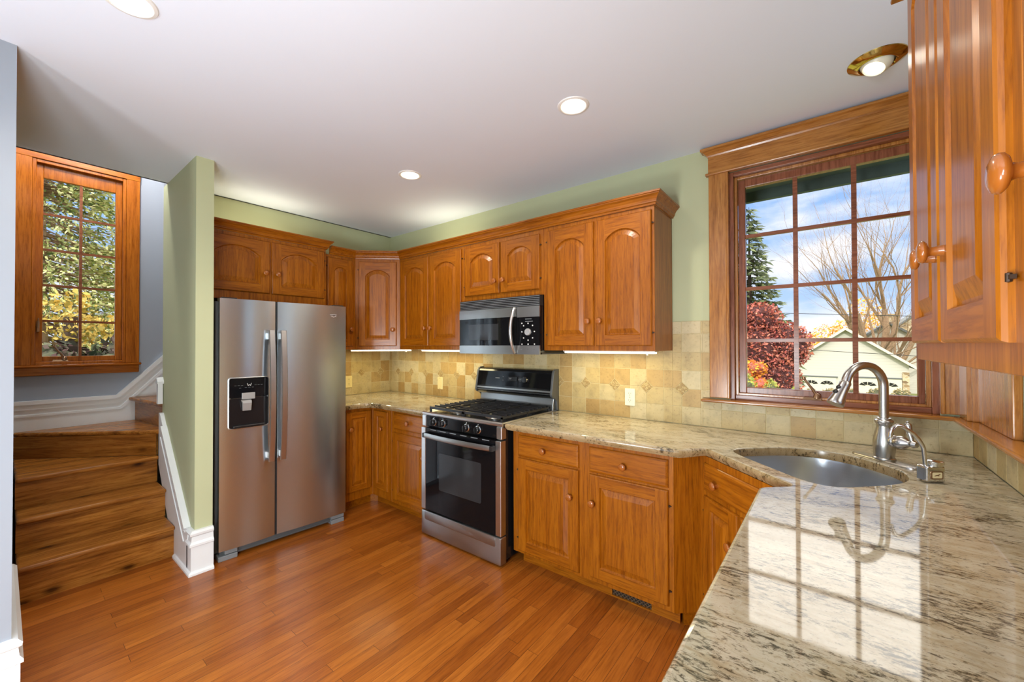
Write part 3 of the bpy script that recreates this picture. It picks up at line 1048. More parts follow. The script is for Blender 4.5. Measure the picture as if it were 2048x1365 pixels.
# --- hanging pair on the right wall (local x runs along -Y)
XF = 3.878
YE = -1.215
c = thing('wall_cabinet', 'two-door oak wall cabinet on the right wall, closest to the sink window', 'cabinet', (XF, YE, UB), R(-90), 'oak wall cabinets')
body(c, 0, 0.690, 0.32, UB, 2.277)
cab_door(c, 0.030, 0.338, 1.403, 2.265, 0.040, (0.305, 1.562), 'L', 0.055, 0.052)
cab_door(c, 0.350, 0.660, 1.403, 2.265, 0.040, (0.383, 1.562), 'R', 0.055, 0.052)
c = thing('wall_cabinet', 'oak wall cabinet at the right picture edge with a large knob close up', 'cabinet', (XF, YE - 0.691, UB), R(-90), 'oak wall cabinets')
body(c, 0, 0.690, 0.32, UB, 2.277)
cab_door(c, 0.060, 0.345, 1.403, 2.265, 0.040, (0.098, 1.565), None, 0.055, 0.052)
cab_door(c, 0.357, 0.660, 1.403, 2.265, 0.040, (0.622, 1.565), None, 0.055, 0.052)

# --- crown mouldings
CROWN = [(0.0, 0.0), (0.010, 0.0), (0.012, 0.010), (0.018, 0.014), (0.018, 0.020), (0.021, 0.030), (0.030, 0.044), (0.040, 0.052),
         (0.042, 0.058), (0.047, 0.060), (0.047, 0.070), (0.0, 0.070)]
def crown(z0):
    return [(o, z + z0) for o, z in CROWN]
b = MB().sweep(crown(2.214), [(0.37, -1.768), (0.37, -0.896), (0.33, -0.896)])
tag(b.build('crown_moulding', 'oak_y'), 'oak crown moulding on top of the refrigerator cabinet', 'moulding', 'oak crown mouldings')
b = MB().sweep(crown(UT), [(0.326, -0.846), (0.326, -0.600), (0.616, -0.326), (2.943, -0.326), (2.943, -0.003)])
tag(b.build('crown_moulding', 'oak_x'), 'long oak crown moulding running round the corner to the tall cabinet', 'moulding', 'oak crown mouldings')
CAP = [(0.0, 2.277), (0.036, 2.277), (0.037, 2.283), (0.034, 2.289), (0.028, 2.300), (0.020, 2.316), (0.017, 2.340), (0.0, 2.340)]
b = MB().sweep(CAP, [(XC - 0.003, YE), (XF, YE), (XF, YE - 1.382)])
# travel towards -X then -Y keeps the room on the right-hand side
tag(b.build('crown_moulding', 'oak_y'), 'oak crown moulding on the hanging cabinets at the right edge', 'moulding', 'oak crown mouldings')

# --- base cabinets
BT = 0.874
BB = 0.112
KICK = 0.066
def kick(root, x0, x1, depth=0.02, y0=KICK):
    return MB().box(x0, x1, y0, y0 + depth, FZ, BB).build('toe_kick', 'oak_x', root)
# lazy-susan corner
c = thing('base_cabinet', 'L-shaped oak corner base cabinet with two inner doors beside the refrigerator', 'cabinet', (0.588, -0.588, FZ), 0, 'oak base cabinets')
LX0, LY0, LX1 = 0.005 - 0.588, -0.866 + 0.588, 0.862 - 0.588
pts = [(LX0, LY0), (0, LY0), (0, 0), (LX1, 0), (LX1, 0.583), (LX0, 0.583)]
MB().prism(pts, 'z', BB, BT).build('body', 'oak_z', c, bevel=0.0015, segs=1)
b = MB().box(-KICK - 0.02, -KICK, LY0, KICK + 0.02, FZ, BB).box(-KICK, LX1, KICK, KICK + 0.02, FZ, BB)
b.prism([(-KICK, KICK), (-KICK, KICK - 0.045), (-KICK + 0.045, KICK)], 'z', FZ, BB)
b.build('toe_kick', 'oak_x', c)
dA = door_mesh(0.232, 0.665, 0.050, 0.0).build('door', ['oak_z', 'oak_x'], c, loc=(0.0, -0.252, 0.180 - FZ), rotz=R(90))
inst('knob', KNOB_ME, dA, (0.030, -DT, 0.525))
dB = door_mesh(0.205, 0.665, 0.048, 0.0).build('door', ['oak_z', 'oak_x'], c, loc=(0.026, 0.0, 0.180 - FZ))
inst('knob', KNOB_ME, dB, (0.135, -DT, 0.520))
# drawer base left of the range
c = thing('base_cabinet', 'oak drawer base cabinet between the corner cabinet and the stove', 'cabinet', (0.863, -0.588, FZ), 0, 'oak base cabinets')
body(c, 0, 0.492, 0.583, BB, BT)
kick(c, 0, 0.492)
cab_drawer(c, 0.040, 0.462, 0.718, 0.852, [(0.238, 0.783)])
cab_door(c, 0.026, 0.462, 0.140, 0.690, 0.0, (0.430, 0.545), 'L', 0.060)
# two-door base right of the range
c = thing('base_cabinet', 'wide oak base cabinet with two drawers and two doors right of the stove', 'cabinet', (2.138, -0.588, FZ), 0, 'oak base cabinets')
body(c, 0, 0.979, 0.583, BB, BT)
b = MB().box(0.03, 0.63, KICK, KICK + 0.02, FZ, BB).box(0.845, 0.985, KICK, KICK + 0.02, FZ, BB)
b.box(0.63, 0.845, KICK, KICK + 0.02, FZ, FZ + 0.008)
b.build('toe_kick', 'oak_x', c)
cab_drawer(c, 0.044, 0.468, 0.713, 0.842, [(0.240, 0.773)])
cab_drawer(c, 0.533, 0.955, 0.708, 0.844, [(0.733, 0.773)])
cab_door(c, 0.044, 0.468, 0.130, 0.701, 0.0, (0.420, 0.547), 'L', 0.062)
cab_door(c, 0.533, 0.955, 0.138, 0.696, 0.0, (0.557, 0.543), 'R', 0.062)
# diagonal sink base
A45 = R(-45)
c = thing('sink_base_cabinet', 'diagonal oak sink base cabinet with a false drawer under the corner sink', 'cabinet', (3.215, -0.497, FZ), A45, 'oak base cabinets')
def sl(x, y):
    dx, dy = x - 3.215, y + 0.497
    return (dx * S2 - dy * S2, dx * S2 + dy * S2)
E2 = (3.6175, -0.8995)
P3 = (3.565, -0.952)
pts = [sl(*p) for p in ((3.118, -0.588), (3.215, -0.497), E2, P3, (3.565, -1.10), (4.195, -1.10), (4.195, -0.006), (3.118, -0.006))]
b = MB().prism(pts, 'z', BB, 0.68)
# above the bowl only the front rails and the sides remain
fl = sl(*E2)[0]
b.box(0, fl, 0.0, 0.022, 0.68, BT)
p0, p1 = sl(3.118, -0.588), sl(3.215, -0.497)
b.prism([p0, p1, (p1[0], p1[1] + 0.022), (p0[0] + 0.0, p0[1] + 0.03)], 'z', 0.68, BT)
q0, q1 = sl(*E2), sl(*P3)
b.prism([q0, q1, (q1[0], q1[1] + 0.03), (q0[0], q0[1] + 0.022)], 'z', 0.68, BT)
b.build('body', 'oak_z', c)
kk = [sl(*p) for p in ((3.140, -0.520), (3.225, -0.440), (3.66, -0.875), (3.625, -0.915), (3.625, -0.93), (3.68, -0.875), (3.225, -0.42), (3.13, -0.505))]
MB().prism(kk, 'z', FZ, BB).build('toe_kick', 'oak_x', c)
cab_drawer(c, 0.042, fl - 0.042, 0.713, 0.843, [(0.150, 0.768), (fl - 0.150, 0.768)])
cab_door(c, 0.040, fl / 2 - 0.006, 0.140, 0.690, 0.0, (fl / 2 - 0.035, 0.545), 'L', 0.055)
cab_door(c, fl / 2 + 0.006, fl - 0.040, 0.140, 0.690, 0.0, (fl / 2 + 0.035, 0.545), 'R', 0.055)
# run along the right wall, under the foreground counter (faces away from view)
c = thing('base_cabinet', 'oak base cabinet under the foreground counter, next to the sink cabinet', 'cabinet', (3.565, -1.102, FZ), R(-90), 'oak base cabinets')
body(c, 0, 0.90, 0.63, BB, BT)
kick(c, 0, 0.90)
for k in range(2):
    cab_drawer(c, 0.03 + 0.43 * k, 0.44 + 0.43 * k, 0.713, 0.843)
    cab_door(c, 0.03 + 0.43 * k, 0.44 + 0.43 * k, 0.14, 0.69, 0.0, (0.40 + 0.10 * k, 0.545), 'LR'[k], 0.06)

# ---- countertops
def offset_poly(pts, d):
    n = len(pts)
    out = []
    for i in range(n):
        p0, p1, p2 = Vector(pts[i - 1]), Vector(pts[i]), Vector(pts[(i + 1) % n])
        a = (p1 - p0).normalized(); b2 = (p2 - p1).normalized()
        n0 = Vector((-a.y, a.x)); n1 = Vector((-b2.y, b2.x))
        m = n0 + n1
        m = m / max(0.25, m.dot(n0))
        out.append((p1.x + m.x * d, p1.y + m.y * d))
    return out
CT, CB = 0.915, 0.8755
EDGE = [(0.010, CT), (0.004, CT - 0.0025), (0.0008, CT - 0.008), (0.0, CT - 0.016), (0.0015, CT - 0.024), (0.006, CT - 0.031), (0.010, CB)]
def slab(name, pts, hole=None):
    # pts counter-clockwise
    bm = bmesh.new()
    loops = []
    for d, z in EDGE:
        loops.append([bm.verts.new((x, y, z)) for x, y in offset_poly(pts, d)])
    n = len(pts)
    for k in range(len(loops) - 1):
        for i in range(n):
            j = (i + 1) % n
            bm.faces.new((loops[k][i], loops[k][j], loops[k + 1][j], loops[k + 1][i]))
    te = [bm.edges.get((loops[0][i], loops[0][(i + 1) % n])) for i in range(n)]
    be = [bm.edges.get((loops[-1][i], loops[-1][(i + 1) % n])) for i in range(n)]
    if hole:
        m = len(hole)
        hl = []
        for d, z in ((0.004, CT), (0.001, CT - 0.002), (0, CT - 0.005), (0, CB)):
            hl.append([bm.verts.new((x, y, z)) for x, y in offset_poly(hole, -d)])
        for k in range(3):
            for i in range(m):
                j = (i + 1) % m
                bm.faces.new((hl[k][i], hl[k][j], hl[k + 1][j], hl[k + 1][i]))
        te += [bm.edges.get((hl[0][i], hl[0][(i + 1) % m])) for i in range(m)]
        be += [bm.edges.get((hl[-1][i], hl[-1][(i + 1) % m])) for i in range(m)]
    bmesh.ops.triangle_fill(bm, use_beauty=True, edges=te)
    bmesh.ops.triangle_fill(bm, use_beauty=True, edges=be)
    bmesh.ops.recalc_face_normals(bm, faces=bm.faces)
    me = bpy.data.meshes.new(name)
    bm.to_mesh(me); bm.free()
    me.materials.append(mat('granite'))
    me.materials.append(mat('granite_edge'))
    me.polygons.foreach_set('use_smooth', [True] * len(me.polygons))
    me.set_sharp_from_angle(angle=R(32))
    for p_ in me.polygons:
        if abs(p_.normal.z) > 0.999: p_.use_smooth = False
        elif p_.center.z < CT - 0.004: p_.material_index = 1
    o = bpy.data.objects.new(name, me)
    COL.objects.link(o)
    return o
inner = [(0.640 + 0.0, -0.868), (0.636, -0.74)] + [(0.722 + 0.086 * math.cos(R(a)), -0.742 + 0.086 * math.sin(R(a))) for a in (165, 145, 125, 105)] + [(0.74, -0.654)]
pl = [(0.002, -0.868)] + inner + [(1.356, -0.654), (1.356, -0.002), (0.002, -0.002)]
tag(slab('countertop', pl), 'granite countertop in the corner between refrigerator and stove', 'countertop', 'granite countertops')
# sink outline, D-shaped, in the diagonal frame about M
MXY = (3.42, -0.72)
def sk(s, t):
    return (MXY[0] + s * S2 + t * S2, MXY[1] - s * S2 + t * S2)
def sink_outline(g=0.0, n=44):
    out = []
    cs, hw, t0, t1 = 0.038, 0.262 + g, 0.082 - g, 0.565 + g
    for i in range(n):
        a = 2 * math.pi * i / n
        ca_, sa_ = math.cos(a), math.sin(a)
        tc_ = 0.26
        if sa_ >= 0:
            e = 2.5
            rr = (abs(ca_ / hw) ** e + abs(sa_ / (t1 - tc_)) ** e) ** (-1 / e)
        else:
            e = 5.0
            rr = (abs(ca_ / hw) ** e + abs(sa_ / (tc_ - t0)) ** e) ** (-1 / e)
        out.append(sk(cs + rr * ca_, tc_ + rr * sa_))
    return out
hole = sink_outline()
pr = [(2.126, -0.657), (3.158, -0.657), (3.170, -0.650), (3.240, -0.550), (3.250, -0.542), (3.262, -0.552), (3.592, -0.884), (3.602, -0.900), (3.594, -0.914),
      (3.528, -0.975), (3.516, -0.995), (3.511, -2.002), (3.511, -3.10), (4.201, -3.10), (4.201, -0.002), (2.126, -0.002)]
tag(slab('countertop', pr, hole), 'polished granite countertop with the sink, running to the foreground', 'countertop', 'granite countertops')

# ---- undermount sink
c = thing('sink', 'D-shaped brushed steel undermount sink in the corner countertop', 'sink', (*sk(0.04, 0.30), 0.69))
def sloop(g, z):
    return [(x - c.location.x, y - c.location.y, z) for x, y in sink_outline(g)]
prof = [(0.022, CB - 0.004), (0.022, CB - 0.001), (0.005, CB - 0.001), (0.003, CB - 0.010), (-0.004, CB - 0.11), (-0.010, 0.735), (-0.022, 0.718), (-0.045, 0.710), (-0.10, 0.706)]
b = MB().loft([sloop(g, z) for g, z in prof], False, True)
prof2 = [(0.022, CB - 0.004), (0.010, CB - 0.005), (0.004, CB - 0.11), (-0.004, 0.73), (-0.03, 0.702), (-0.10, 0.698)]
b.loft([sloop(g, z) for g, z in prof2], False, True)
b.build('bowl', 'sink_steel', c, smooth=True)
b = MB().lathe([(0.0, 0.7065), (0.030, 0.7065), (0.040, 0.7085), (0.044, 0.7070), (0.044, 0.7062)], (0, 0, 0), (0, 0, 1), 28)
b.build('drain', 'chrome', c, smooth=True)

# ================================================================== refrigerator (local x along its front, y to the back)
c = thing('refrigerator', 'stainless side-by-side refrigerator with black water dispenser', 'refrigerator', (0.690, -1.737, FZ), R(86.92))
FB, FT = 0.098, 1.706
MB().box(-0.012, 0.826, 0.075, 0.655, 0.07, 1.690).build('case', 'dark_grey_plastic', c, bevel=0.004)
def fdoor(x0, x1):
    # gently bowed front
    pts = []
    n = 12
    for i in range(n + 1):
        u = i / n
        x = x0 + (x1 - x0) * u
        bow = 0.010 * (1 - (2 * u - 1) ** 2)
        pts.append((x, 0.010 - bow))
    pts = [(x0 + 0.001, 0.030)] + pts + [(x1 - 0.001, 0.030), (x1 - 0.001, 0.072), (x0 + 0.001, 0.072)]
    return pts
DX0, DX1, DZ0, DZ1 = 0.046, 0.274, 0.866, 1.192
b = MB()
pl = fdoor(0.0, 0.319)
# left door with dispenser opening: build in vertical strips
def strip(mb, pts, z0, z1):
    mb.prism(pts, 'z', z0, z1)
strip(b, pl, FB, FT)
ld = b.build('freezer_door', 'stainless', c, smooth=True, ang=30)
b = MB().prism(fdoor(0.333, 0.822), 'z', FB, FT)
rd = b.build('refrigerator_door', 'stainless', c, smooth=True, ang=30)
MB().box(0.319, 0.333, 0.022, 0.07, FB, FT).build('door_gap_seal', 'black_plastic', c)
# dispenser: black bezel standing on the door with a deep looking cavity
def rrect(x0, x1, z0, z1, r, n=5):
    out = []
    for cx_, cz_, a0 in ((x1 - r, z1 - r, 0), (x0 + r, z1 - r, 90), (x0 + r, z0 + r, 180), (x1 - r, z0 + r, 270)):
        for i in range(n + 1):
            a = R(a0 + 90 * i / n)
            out.append((cx_ + r * math.cos(a), cz_ + r * math.sin(a)))
    return out
def rl(x0, x1, z0, z1, r, y):
    return [(x, y, z - FZ) for x, z in rrect(x0, x1, z0, z1, r)]
disp = MB().loft([rl(DX0 - .003, DX1 + .003, DZ0 - .003, DZ1 + .003, 0.017, 0.004), rl(DX0 - .003, DX1 + .003, DZ0 - .003, DZ1 + .003, 0.017, -0.007),
                  rl(DX0, DX1, DZ0, DZ1, 0.015, -0.008), rl(DX0 + .003, DX1 - .003, DZ0 + .003, DZ1 - .003, 0.013, -0.004)], True, False)
dsp = disp.build('water_dispenser', 'stainless_light', c, loc=(0, 0, 0), smooth=True)
MB().loft([rl(DX0 + .003, DX1 - .003, 1.062, DZ1 - .003, 0.012, -0.0005), rl(DX0 + .003, DX1 - .003, 1.062, DZ1 - .003, 0.012, -0.006)]).build('control_panel', 'black_glass', dsp, loc=(0, 0, 0))
MB().loft([rl(DX0 + .003, DX1 - .003, DZ0 + .003, 1.060, 0.012, -0.0005), rl(DX0 + .003, DX1 - .003, DZ0 + .003, 1.060, 0.012, -0.0025)]).build('cavity', 'black_enamel', dsp, loc=(0, 0, 0))
b = MB().box(0.117, 0.192, -0.016, -0.002, 1.052 - FZ, 1.094 - FZ)
b.build('ice_chute', 'light_grey_plastic', dsp, loc=(0, 0, 0), bevel=0.003)
b = MB().loft([[(0.112, -0.030, 1.046), (0.168, -0.030, 1.046), (0.168, -0.004, 1.050), (0.112, -0.004, 1.050)],
               [(0.116, -0.040, 1.030), (0.166, -0.040, 1.030), (0.166, -0.012, 1.030), (0.116, -0.012, 1.030)],
               [(0.119, -0.020, 0.978), (0.168, -0.020, 0.978), (0.168, -0.010, 0.978), (0.119, -0.010, 0.978)]])
b.v = [(x, y, z - FZ) for x, y, z in b.v]
b.build('paddle', 'light_grey_plastic', dsp, loc=(0, 0, 0), bevel=0.002)
b = MB().box(0.070, 0.250, -0.018, -0.002, 0.872 - FZ, 0.884 - FZ)
b.build('drip_tray', 'black_plastic', dsp, loc=(0, 0, 0), bevel=0.003)
# marks on the control panel: small W shape and icon dashes
def bar2(mb, x0, z0, x1, z1, w, y0=-0.0066, y1=-0.0058):
    a = Vector((x0, z0)); e = Vector((x1, z1)); d = (e - a).normalized(); n = Vector((-d.y, d.x)) * w / 2
    mb.prism([tuple(a + n), tuple(a - n), tuple(e - n), tuple(e + n)], 'y', y0, y1)
b = MB()
for x0, z0, x1, z1 in ((0.148, 1.155, 0.153, 1.139), (0.153, 1.139, 0.160, 1.146), (0.160, 1.146, 0.167, 1.139), (0.167, 1.139, 0.172, 1.155)):
    bar2(b, x0, z0 - FZ, x1, z1 - FZ, 0.0022)
b.build('emblem', 'white_mark', dsp, loc=(0, 0, 0))
b = MB()
for i, (x, z) in enumerate(((0.082, 1.143), (0.100, 1.143), (0.118, 1.142), (0.196, 1.142), (0.214, 1.142), (0.232, 1.142), (0.108, 1.126), (0.140, 1.128), (0.160, 1.128), (0.180, 1.128))):
    bar2(b, x - 0.006, z - FZ, x + 0.006, z - FZ, 0.0014)
b.build('icons', 'grey_plastic', dsp, loc=(0, 0, 0))
# handles
def fhandle(x0):
    n = 18
    z0, z1 = 0.618, 1.506
    b = MB()
    loops = []
    for i in range(n + 1):
        u = i / n
        z = z0 + (z1 - z0) * u
        out = -0.038 - 0.030 * (1 - (2 * u - 1) ** 2)
        w = 0.019
        loops.append([(x0 - w, out + 0.004, z), (x0 - w + 0.004, out - 0.001, z), (x0 + w - 0.004, out - 0.001, z), (x0 + w, out + 0.004, z), (x0 + w - 0.003, out + 0.013, z), (x0 - w + 0.003, out + 0.013, z)])
    b.loft(loops)
    for z in (z0 + 0.02, z1 - 0.06):
        b.box(x0 - 0.013, x0 + 0.013, -0.040, 0.006, z, z + 0.04)
    return b
fhandle(0.285).build('handle', 'stainless_light', c, smooth=True, ang=40)
fhandle(0.357).build('handle', 'stainless_light', c, smooth=True, ang=40)
# badge near the top right: wing-like mark with a swoosh and letters-high dashes
b = MB()
def barw(x0, z0, x1, z1, w):
    bar2(b, x0, z0, x1, z1, w, 0.0000, 0.0045)
for k in range(6):
    barw(0.694 + 0.009 * k, 1.637, 0.700 + 0.009 * k, 1.637, 0.0045)
barw(0.700, 1.628, 0.722, 1.617, 0.003); barw(0.722, 1.617, 0.744, 1.630, 0.003); barw(0.708, 1.630, 0.722, 1.622, 0.002)
b.build('badge', 'silver_mark', c)
# toe grille and feet
MB().box(0.012, 0.810, 0.045, 0.075, 0.046, 0.086).box(0.10, 0.72, 0.040, 0.046, 0.050, 0.062).build('toe_grille', 'dark_grey_plastic', c, bevel=0.003)
for x0, x1 in ((0.000, 0.105), (0.715, 0.815)):
    b = MB().box(x0, x1, 0.018, 0.14, FZ, 0.062)
    b.box(x0 + 0.035 if x0 < .3 else x0, x1, 0.020, 0.09, 0.066, 0.092)
    b.build('foot', 'grey_plastic', c, bevel=0.004)
for x0 in (0.01, 0.72):
    MB().box(x0, x0 + 0.085, 0.01, 0.12, FT - 0.014, FT + 0.008).build('hinge_cover', 'black_plastic', c, bevel=0.004)

# ================================================================== stove (gas range)
XR, YF = 1.362, -0.672
c = thing('gas_range', 'black and stainless freestanding gas range with four front knobs', 'stove', (XR, YF, FZ))
RW = 0.757
MB().box(0.003, RW - 0.003, 0.035, 0.650, FZ + 0.03, 0.895).build('body', 'black_enamel', c, bevel=0.002)
b = MB()
for x in (0.05, RW - 0.05):
    for y in (0.09, 0.60):
        b.lathe([(0.018, FZ), (0.018, FZ + 0.004), (0.010, FZ + 0.006), (0.010, FZ + 0.032)], (x, y, 0), (0, 0, 1), 12)
b.build('leveling_feet', 'black_plastic', c)
# cooktop
b = MB()
b.loft([[(0, 0, 0.893), (RW, 0, 0.893), (RW, 0.640, 0.893), (0, 0.640, 0.893)],
        [(-0.001, -0.004, 0.900), (RW + .001, -0.004, 0.900), (RW + .001, 0.640, 0.900), (-0.001, 0.640, 0.900)],
        [(-0.001, -0.004, 0.912), (RW + .001, -0.004, 0.912), (RW + .001, 0.640, 0.912), (-0.001, 0.640, 0.912)],
        [(0.006, 0.003, 0.918), (RW - .006, 0.003, 0.918), (RW - .006, 0.640, 0.918), (0.006, 0.640, 0.918)],
        [(0.018, 0.020, 0.918), (RW - .018, 0.020, 0.918), (RW - .018, 0.600, 0.918), (0.018, 0.600, 0.918)],
        [(0.026, 0.030, 0.911), (RW - .026, 0.030, 0.911), (RW - .026, 0.590, 0.911), (0.026, 0.590, 0.911)]])
ck = b.build('cooktop', 'stainless_light', c, smooth=True, ang=30)
MB().box(0.027, RW - 0.027, 0.031, 0.589, 0.9105, 0.9125).build('cooktop_pan', 'black_enamel', c)
for x, y, r in ((0.20, 0.17, 0.045), (0.20, 0.45, 0.038), (0.557, 0.17, 0.052), (0.557, 0.45, 0.038)):
    b = MB().lathe([(r + 0.018, 0.9125), (r + 0.012, 0.918), (r, 0.921), (r, 0.927), (0.0, 0.928)], (x, y, 0), (0, 0, 1), 28)
    bn = b.build('burner', 'stainless_dull', c, smooth=True)
    MB().lathe([(r * 0.82, 0.9275 - FZ), (r * 0.82, 0.934 - FZ), (r * 0.7, 0.937 - FZ), (0.0, 0.937 - FZ)], (x, y, 0), (0, 0, 1), 28).build('burner_cap', 'cast_iron', bn, smooth=True, loc=(0, 0, 0))
def grate(x0, x1):
    b = MB()
    y0, y1 = 0.035, 0.585
    zt, zb = 0.956, 0.944
    bw = 0.0055
    # outer rim low frame
    b.box(x0, x1, y0, y0 + 0.011, 0.934, zt - 0.004).box(x0, x1, y1 - 0.011, y1, 0.934, zt - 0.004)
    b.box(x0, x0 + 0.011, y0, y1, 0.932, zb).box(x1 - 0.011, x1, y0, y1, 0.932, zb)
    n = 11
    for k in range(1, n):
        y = y0 + (y1 - y0) * k / n
        for a, e in ((x0, x0 + 0.125), (x1 - 0.125, x1)) if k not in (5, 6) else ((x0, x1),):
            b.prism([(a, zb), (e, zb), (e - 0.003, zt), (a + 0.003, zt)], 'y', y - bw / 2, y + bw / 2)
    b.box((x0 + x1) / 2 - 0.004, (x0 + x1) / 2 + 0.004, y0, y1, zb, zt)
    for yy in (0.17, 0.45):
        b.box(x0 + 0.07, x1 - 0.07, yy - 0.004, yy + 0.004, zb, zt)
    for x in (x0 + 0.006, x1 - 0.006):
        for y in (y0 + 0.006, y1 - 0.006, (y0 + y1) / 2):
            b.box(x - 0.006, x + 0.006, y - 0.006, y + 0.006, 0.9125, 0.94)
    return b
grate(0.034, 0.376).build('grate', 'cast_iron', c)
grate(0.381, 0.723).build('grate', 'cast_iron', c)
# control panel and knobs
MB().box(0.045, RW - 0.045, -0.004, 0.04, 0.818, 0.893).build('control_panel', 'black_glass', c, bevel=0.002)
for x0, x1 in ((0.0, 0.045), (RW - 0.045, RW)):
    MB().box(x0, x1, -0.008, 0.04, 0.814, 0.893).build('corner_post', 'stainless_light', c, bevel=0.006)
for x in (0.128, 0.222, 0.452, 0.556):
    b = MB().lathe([(0.026, 0.0), (0.026, 0.004), (0.022, 0.006)], (x, -0.004, 0.853 - FZ), (0, -1, 0), 24)
    kn = b.build('knob', 'chrome', c, smooth=True, loc=(0, 0, 0))
    b = MB().lathe([(0.0215, 0.004), (0.0215, 0.014), (0.0195, 0.026), (0.017, 0.028), (0.0, 0.028)], (x, -0.004, 0.853 - FZ), (0, -1, 0), 24)
    b.box(x - 0.004, x + 0.004, -0.042, -0.02, 0.853 - FZ - 0.019, 0.853 - FZ + 0.019)
    b.build('grip', 'black_plastic', kn, smooth=True, loc=(0, 0, 0))
    b = MB()
    bar2(b, x, 0.853 - FZ + 0.030, x, 0.853 - FZ + 0.034, 0.004, -0.0052, -0.0038)
    b.build('position_mark', 'white_mark', kn, loc=(0, 0, 0))
# oven door
od0, od1 = 0.219, 0.806
od = MB().box(0.045, RW - 0.045, -0.014, 0.034, od0, od1).build('oven_door', 'black_glass', c, bevel=0.002)
for x0, x1 in ((0.001, 0.046), (RW - 0.046, RW - 0.001)):
    b = MB().box(x0, x1, -0.016, 0.034, od0 - FZ, od1 - FZ)
    b.build('door_stile', 'stainless_light', od, bevel=0.004, loc=(0, 0, 0))
b = MB().loft([[(x, y, z - FZ) for x, z in rrect(0.190, 0.590, 0.385, 0.645, 0.012)] for y in (-0.0155, -0.0138)])
b.build('oven_window', 'oven_window', od, loc=(0, 0, 0))
b = MB()
for k in range(6):
    b.box(0.10 + 0.1 * k, 0.16 + 0.1 * k, -0.0155, -0.013, 0.796 - FZ, 0.801 - FZ)
b.build('door_vents', 'grey_plastic', od, loc=(0, 0, 0))
n = 14
loops = []
for i in range(n + 1):
    u = i / n
    x = 0.062 + (0.695 - 0.062) * u
    out = -0.050 - 0.016 * (1 - (2 * u - 1) ** 2)
    loops.append([(x, out + 0.012, 0.745 - FZ), (x, out + 0.003, 0.743 - FZ), (x, out, 0.750 - FZ), (x, out, 0.770 - FZ), (x, out + 0.003, 0.777 - FZ), (x, out + 0.012, 0.775 - FZ)])
b = MB().loft(loops)
hd = b.build('handle', 'stainless_dull', od, smooth=True, loc=(0, 0, 0), ang=40)
b = MB()
for x in (0.050, 0.690):
    b.box(x, x + 0.022, -0.052, -0.010, 0.742 - FZ, 0.776 - FZ)
b.build('handle_bracket', 'black_plastic', od, bevel=0.004, loc=(0, 0, 0))
# drawer
def dl_(d, y):
    return [(x, y, z) for x, z in rrect(0.001 + d, RW - 0.001 - d, 0.038 + d, 0.212 - d, 0.010)]
b = MB().loft([dl_(0, 0.034), dl_(0, -0.006), dl_(0.004, -0.016), dl_(0.008, -0.018)])
dr = b.build('storage_drawer', 'stainless_dull', c, smooth=True, ang=30)
b = MB().loft([[(x, y, z - FZ) for x, z in rrect(0.045, RW - 0.045, 0.150 - d, 0.209 + d, 0.012)] for y, d in ((-0.017, 0.002), (-0.0205, 0.001), (-0.0215, -0.002))])
b.build('drawer_pull_ridge', 'stainless_dull', dr, smooth=True, loc=(0, 0, 0))
# backguard
b = MB().prism([(0.598, 0.905), (0.600, 0.960), (0.612, 1.020), (0.650, 1.020), (0.650, 0.905)], 'x', 0.020, RW - 0.012)
b.build('backguard_riser', 'stainless_dull', c, bevel=0.003)
hood = [(0.572, 1.022), (0.562, 1.038), (0.570, 1.075), (0.590, 1.190), (0.600, 1.208), (0.618, 1.214), (0.652, 1.214), (0.652, 1.010), (0.600, 1.010)]
bg_ = MB().prism(hood, 'x', 0.012, RW - 0.010).build('backguard', 'black_enamel', c, bevel=0.004)
capp = [(0.566, 1.016), (0.554, 1.036), (0.566, 1.085), (0.584, 1.192), (0.596, 1.212), (0.618, 1.220), (0.654, 1.220), (0.654, 0.915), (0.635, 0.915), (0.625, 0.985), (0.600, 1.006)]
for x0, x1 in ((-0.004, 0.014), (RW - 0.014, RW + 0.006)):
    b = MB().prism([(y, z - FZ) for y, z in capp], 'x', x0, x1)
    b.build('end_cap', 'dark_grey_plastic', bg_, bevel=0.004, loc=(0, 0, 0))
def onhood(x, z, d=0.0):
    # front slope of the hood between z 1.075 and 1.19
    y = 0.570 + (z - 1.075) * (0.020 / 0.115)
    return (x, y - d, z)
def hoodbox(x0, x1, z0, z1, d0, d1, m, name):
    b = MB().loft([[onhood(x0, z0, d), onhood(x1, z0, d), onhood(x1, z1, d), onhood(x0, z1, d)] for d in (d0, d1)])
    b.v = [(x, y, z - FZ) for x, y, z in b.v]
    return b.build(name, m, bg_, loc=(0, 0, 0))
hoodbox(0.015, RW - 0.013, 1.075, 1.188, 0.0, 0.0015, 'black_glass', 'glass_front')
hoodbox(0.335, 0.425, 1.118, 1.150, 0.0014, 0.0022, 'oven_window', 'display')
b = MB()
def hb(x0, x1, z0, z1):
    b.loft([[onhood(x0, z0, d), onhood(x1, z0, d), onhood(x1, z1, d), onhood(x0, z1, d)] for d in (0.0015, 0.0024)])
for x0, x1, z0, z1 in ((0.205, 0.250, 1.133, 1.138), (0.346, 0.372, 1.138, 1.141), (0.350, 0.366, 1.131, 1.134), (0.440, 0.470, 1.143, 1.145), (0.440, 0.470, 1.132, 1.134), (0.440, 0.470, 1.121, 1.123), (0.280, 0.292, 1.147, 1.149), (0.280, 0.292, 1.120, 1.122)):
    hb(x0, x1, z0, z1)
b.v = [(x, y, z - FZ) for x, y, z in b.v]
b.build('control_marks', 'light_grey_plastic', bg_, loc=(0, 0, 0))
p = onhood(0.508, 1.132, 0.0)
b = MB().lathe([(0.026, 0), (0.026, 0.010), (0.022, 0.016)], (p[0], p[1], p[2] - FZ), (0, -0.985, 0.17), 24)
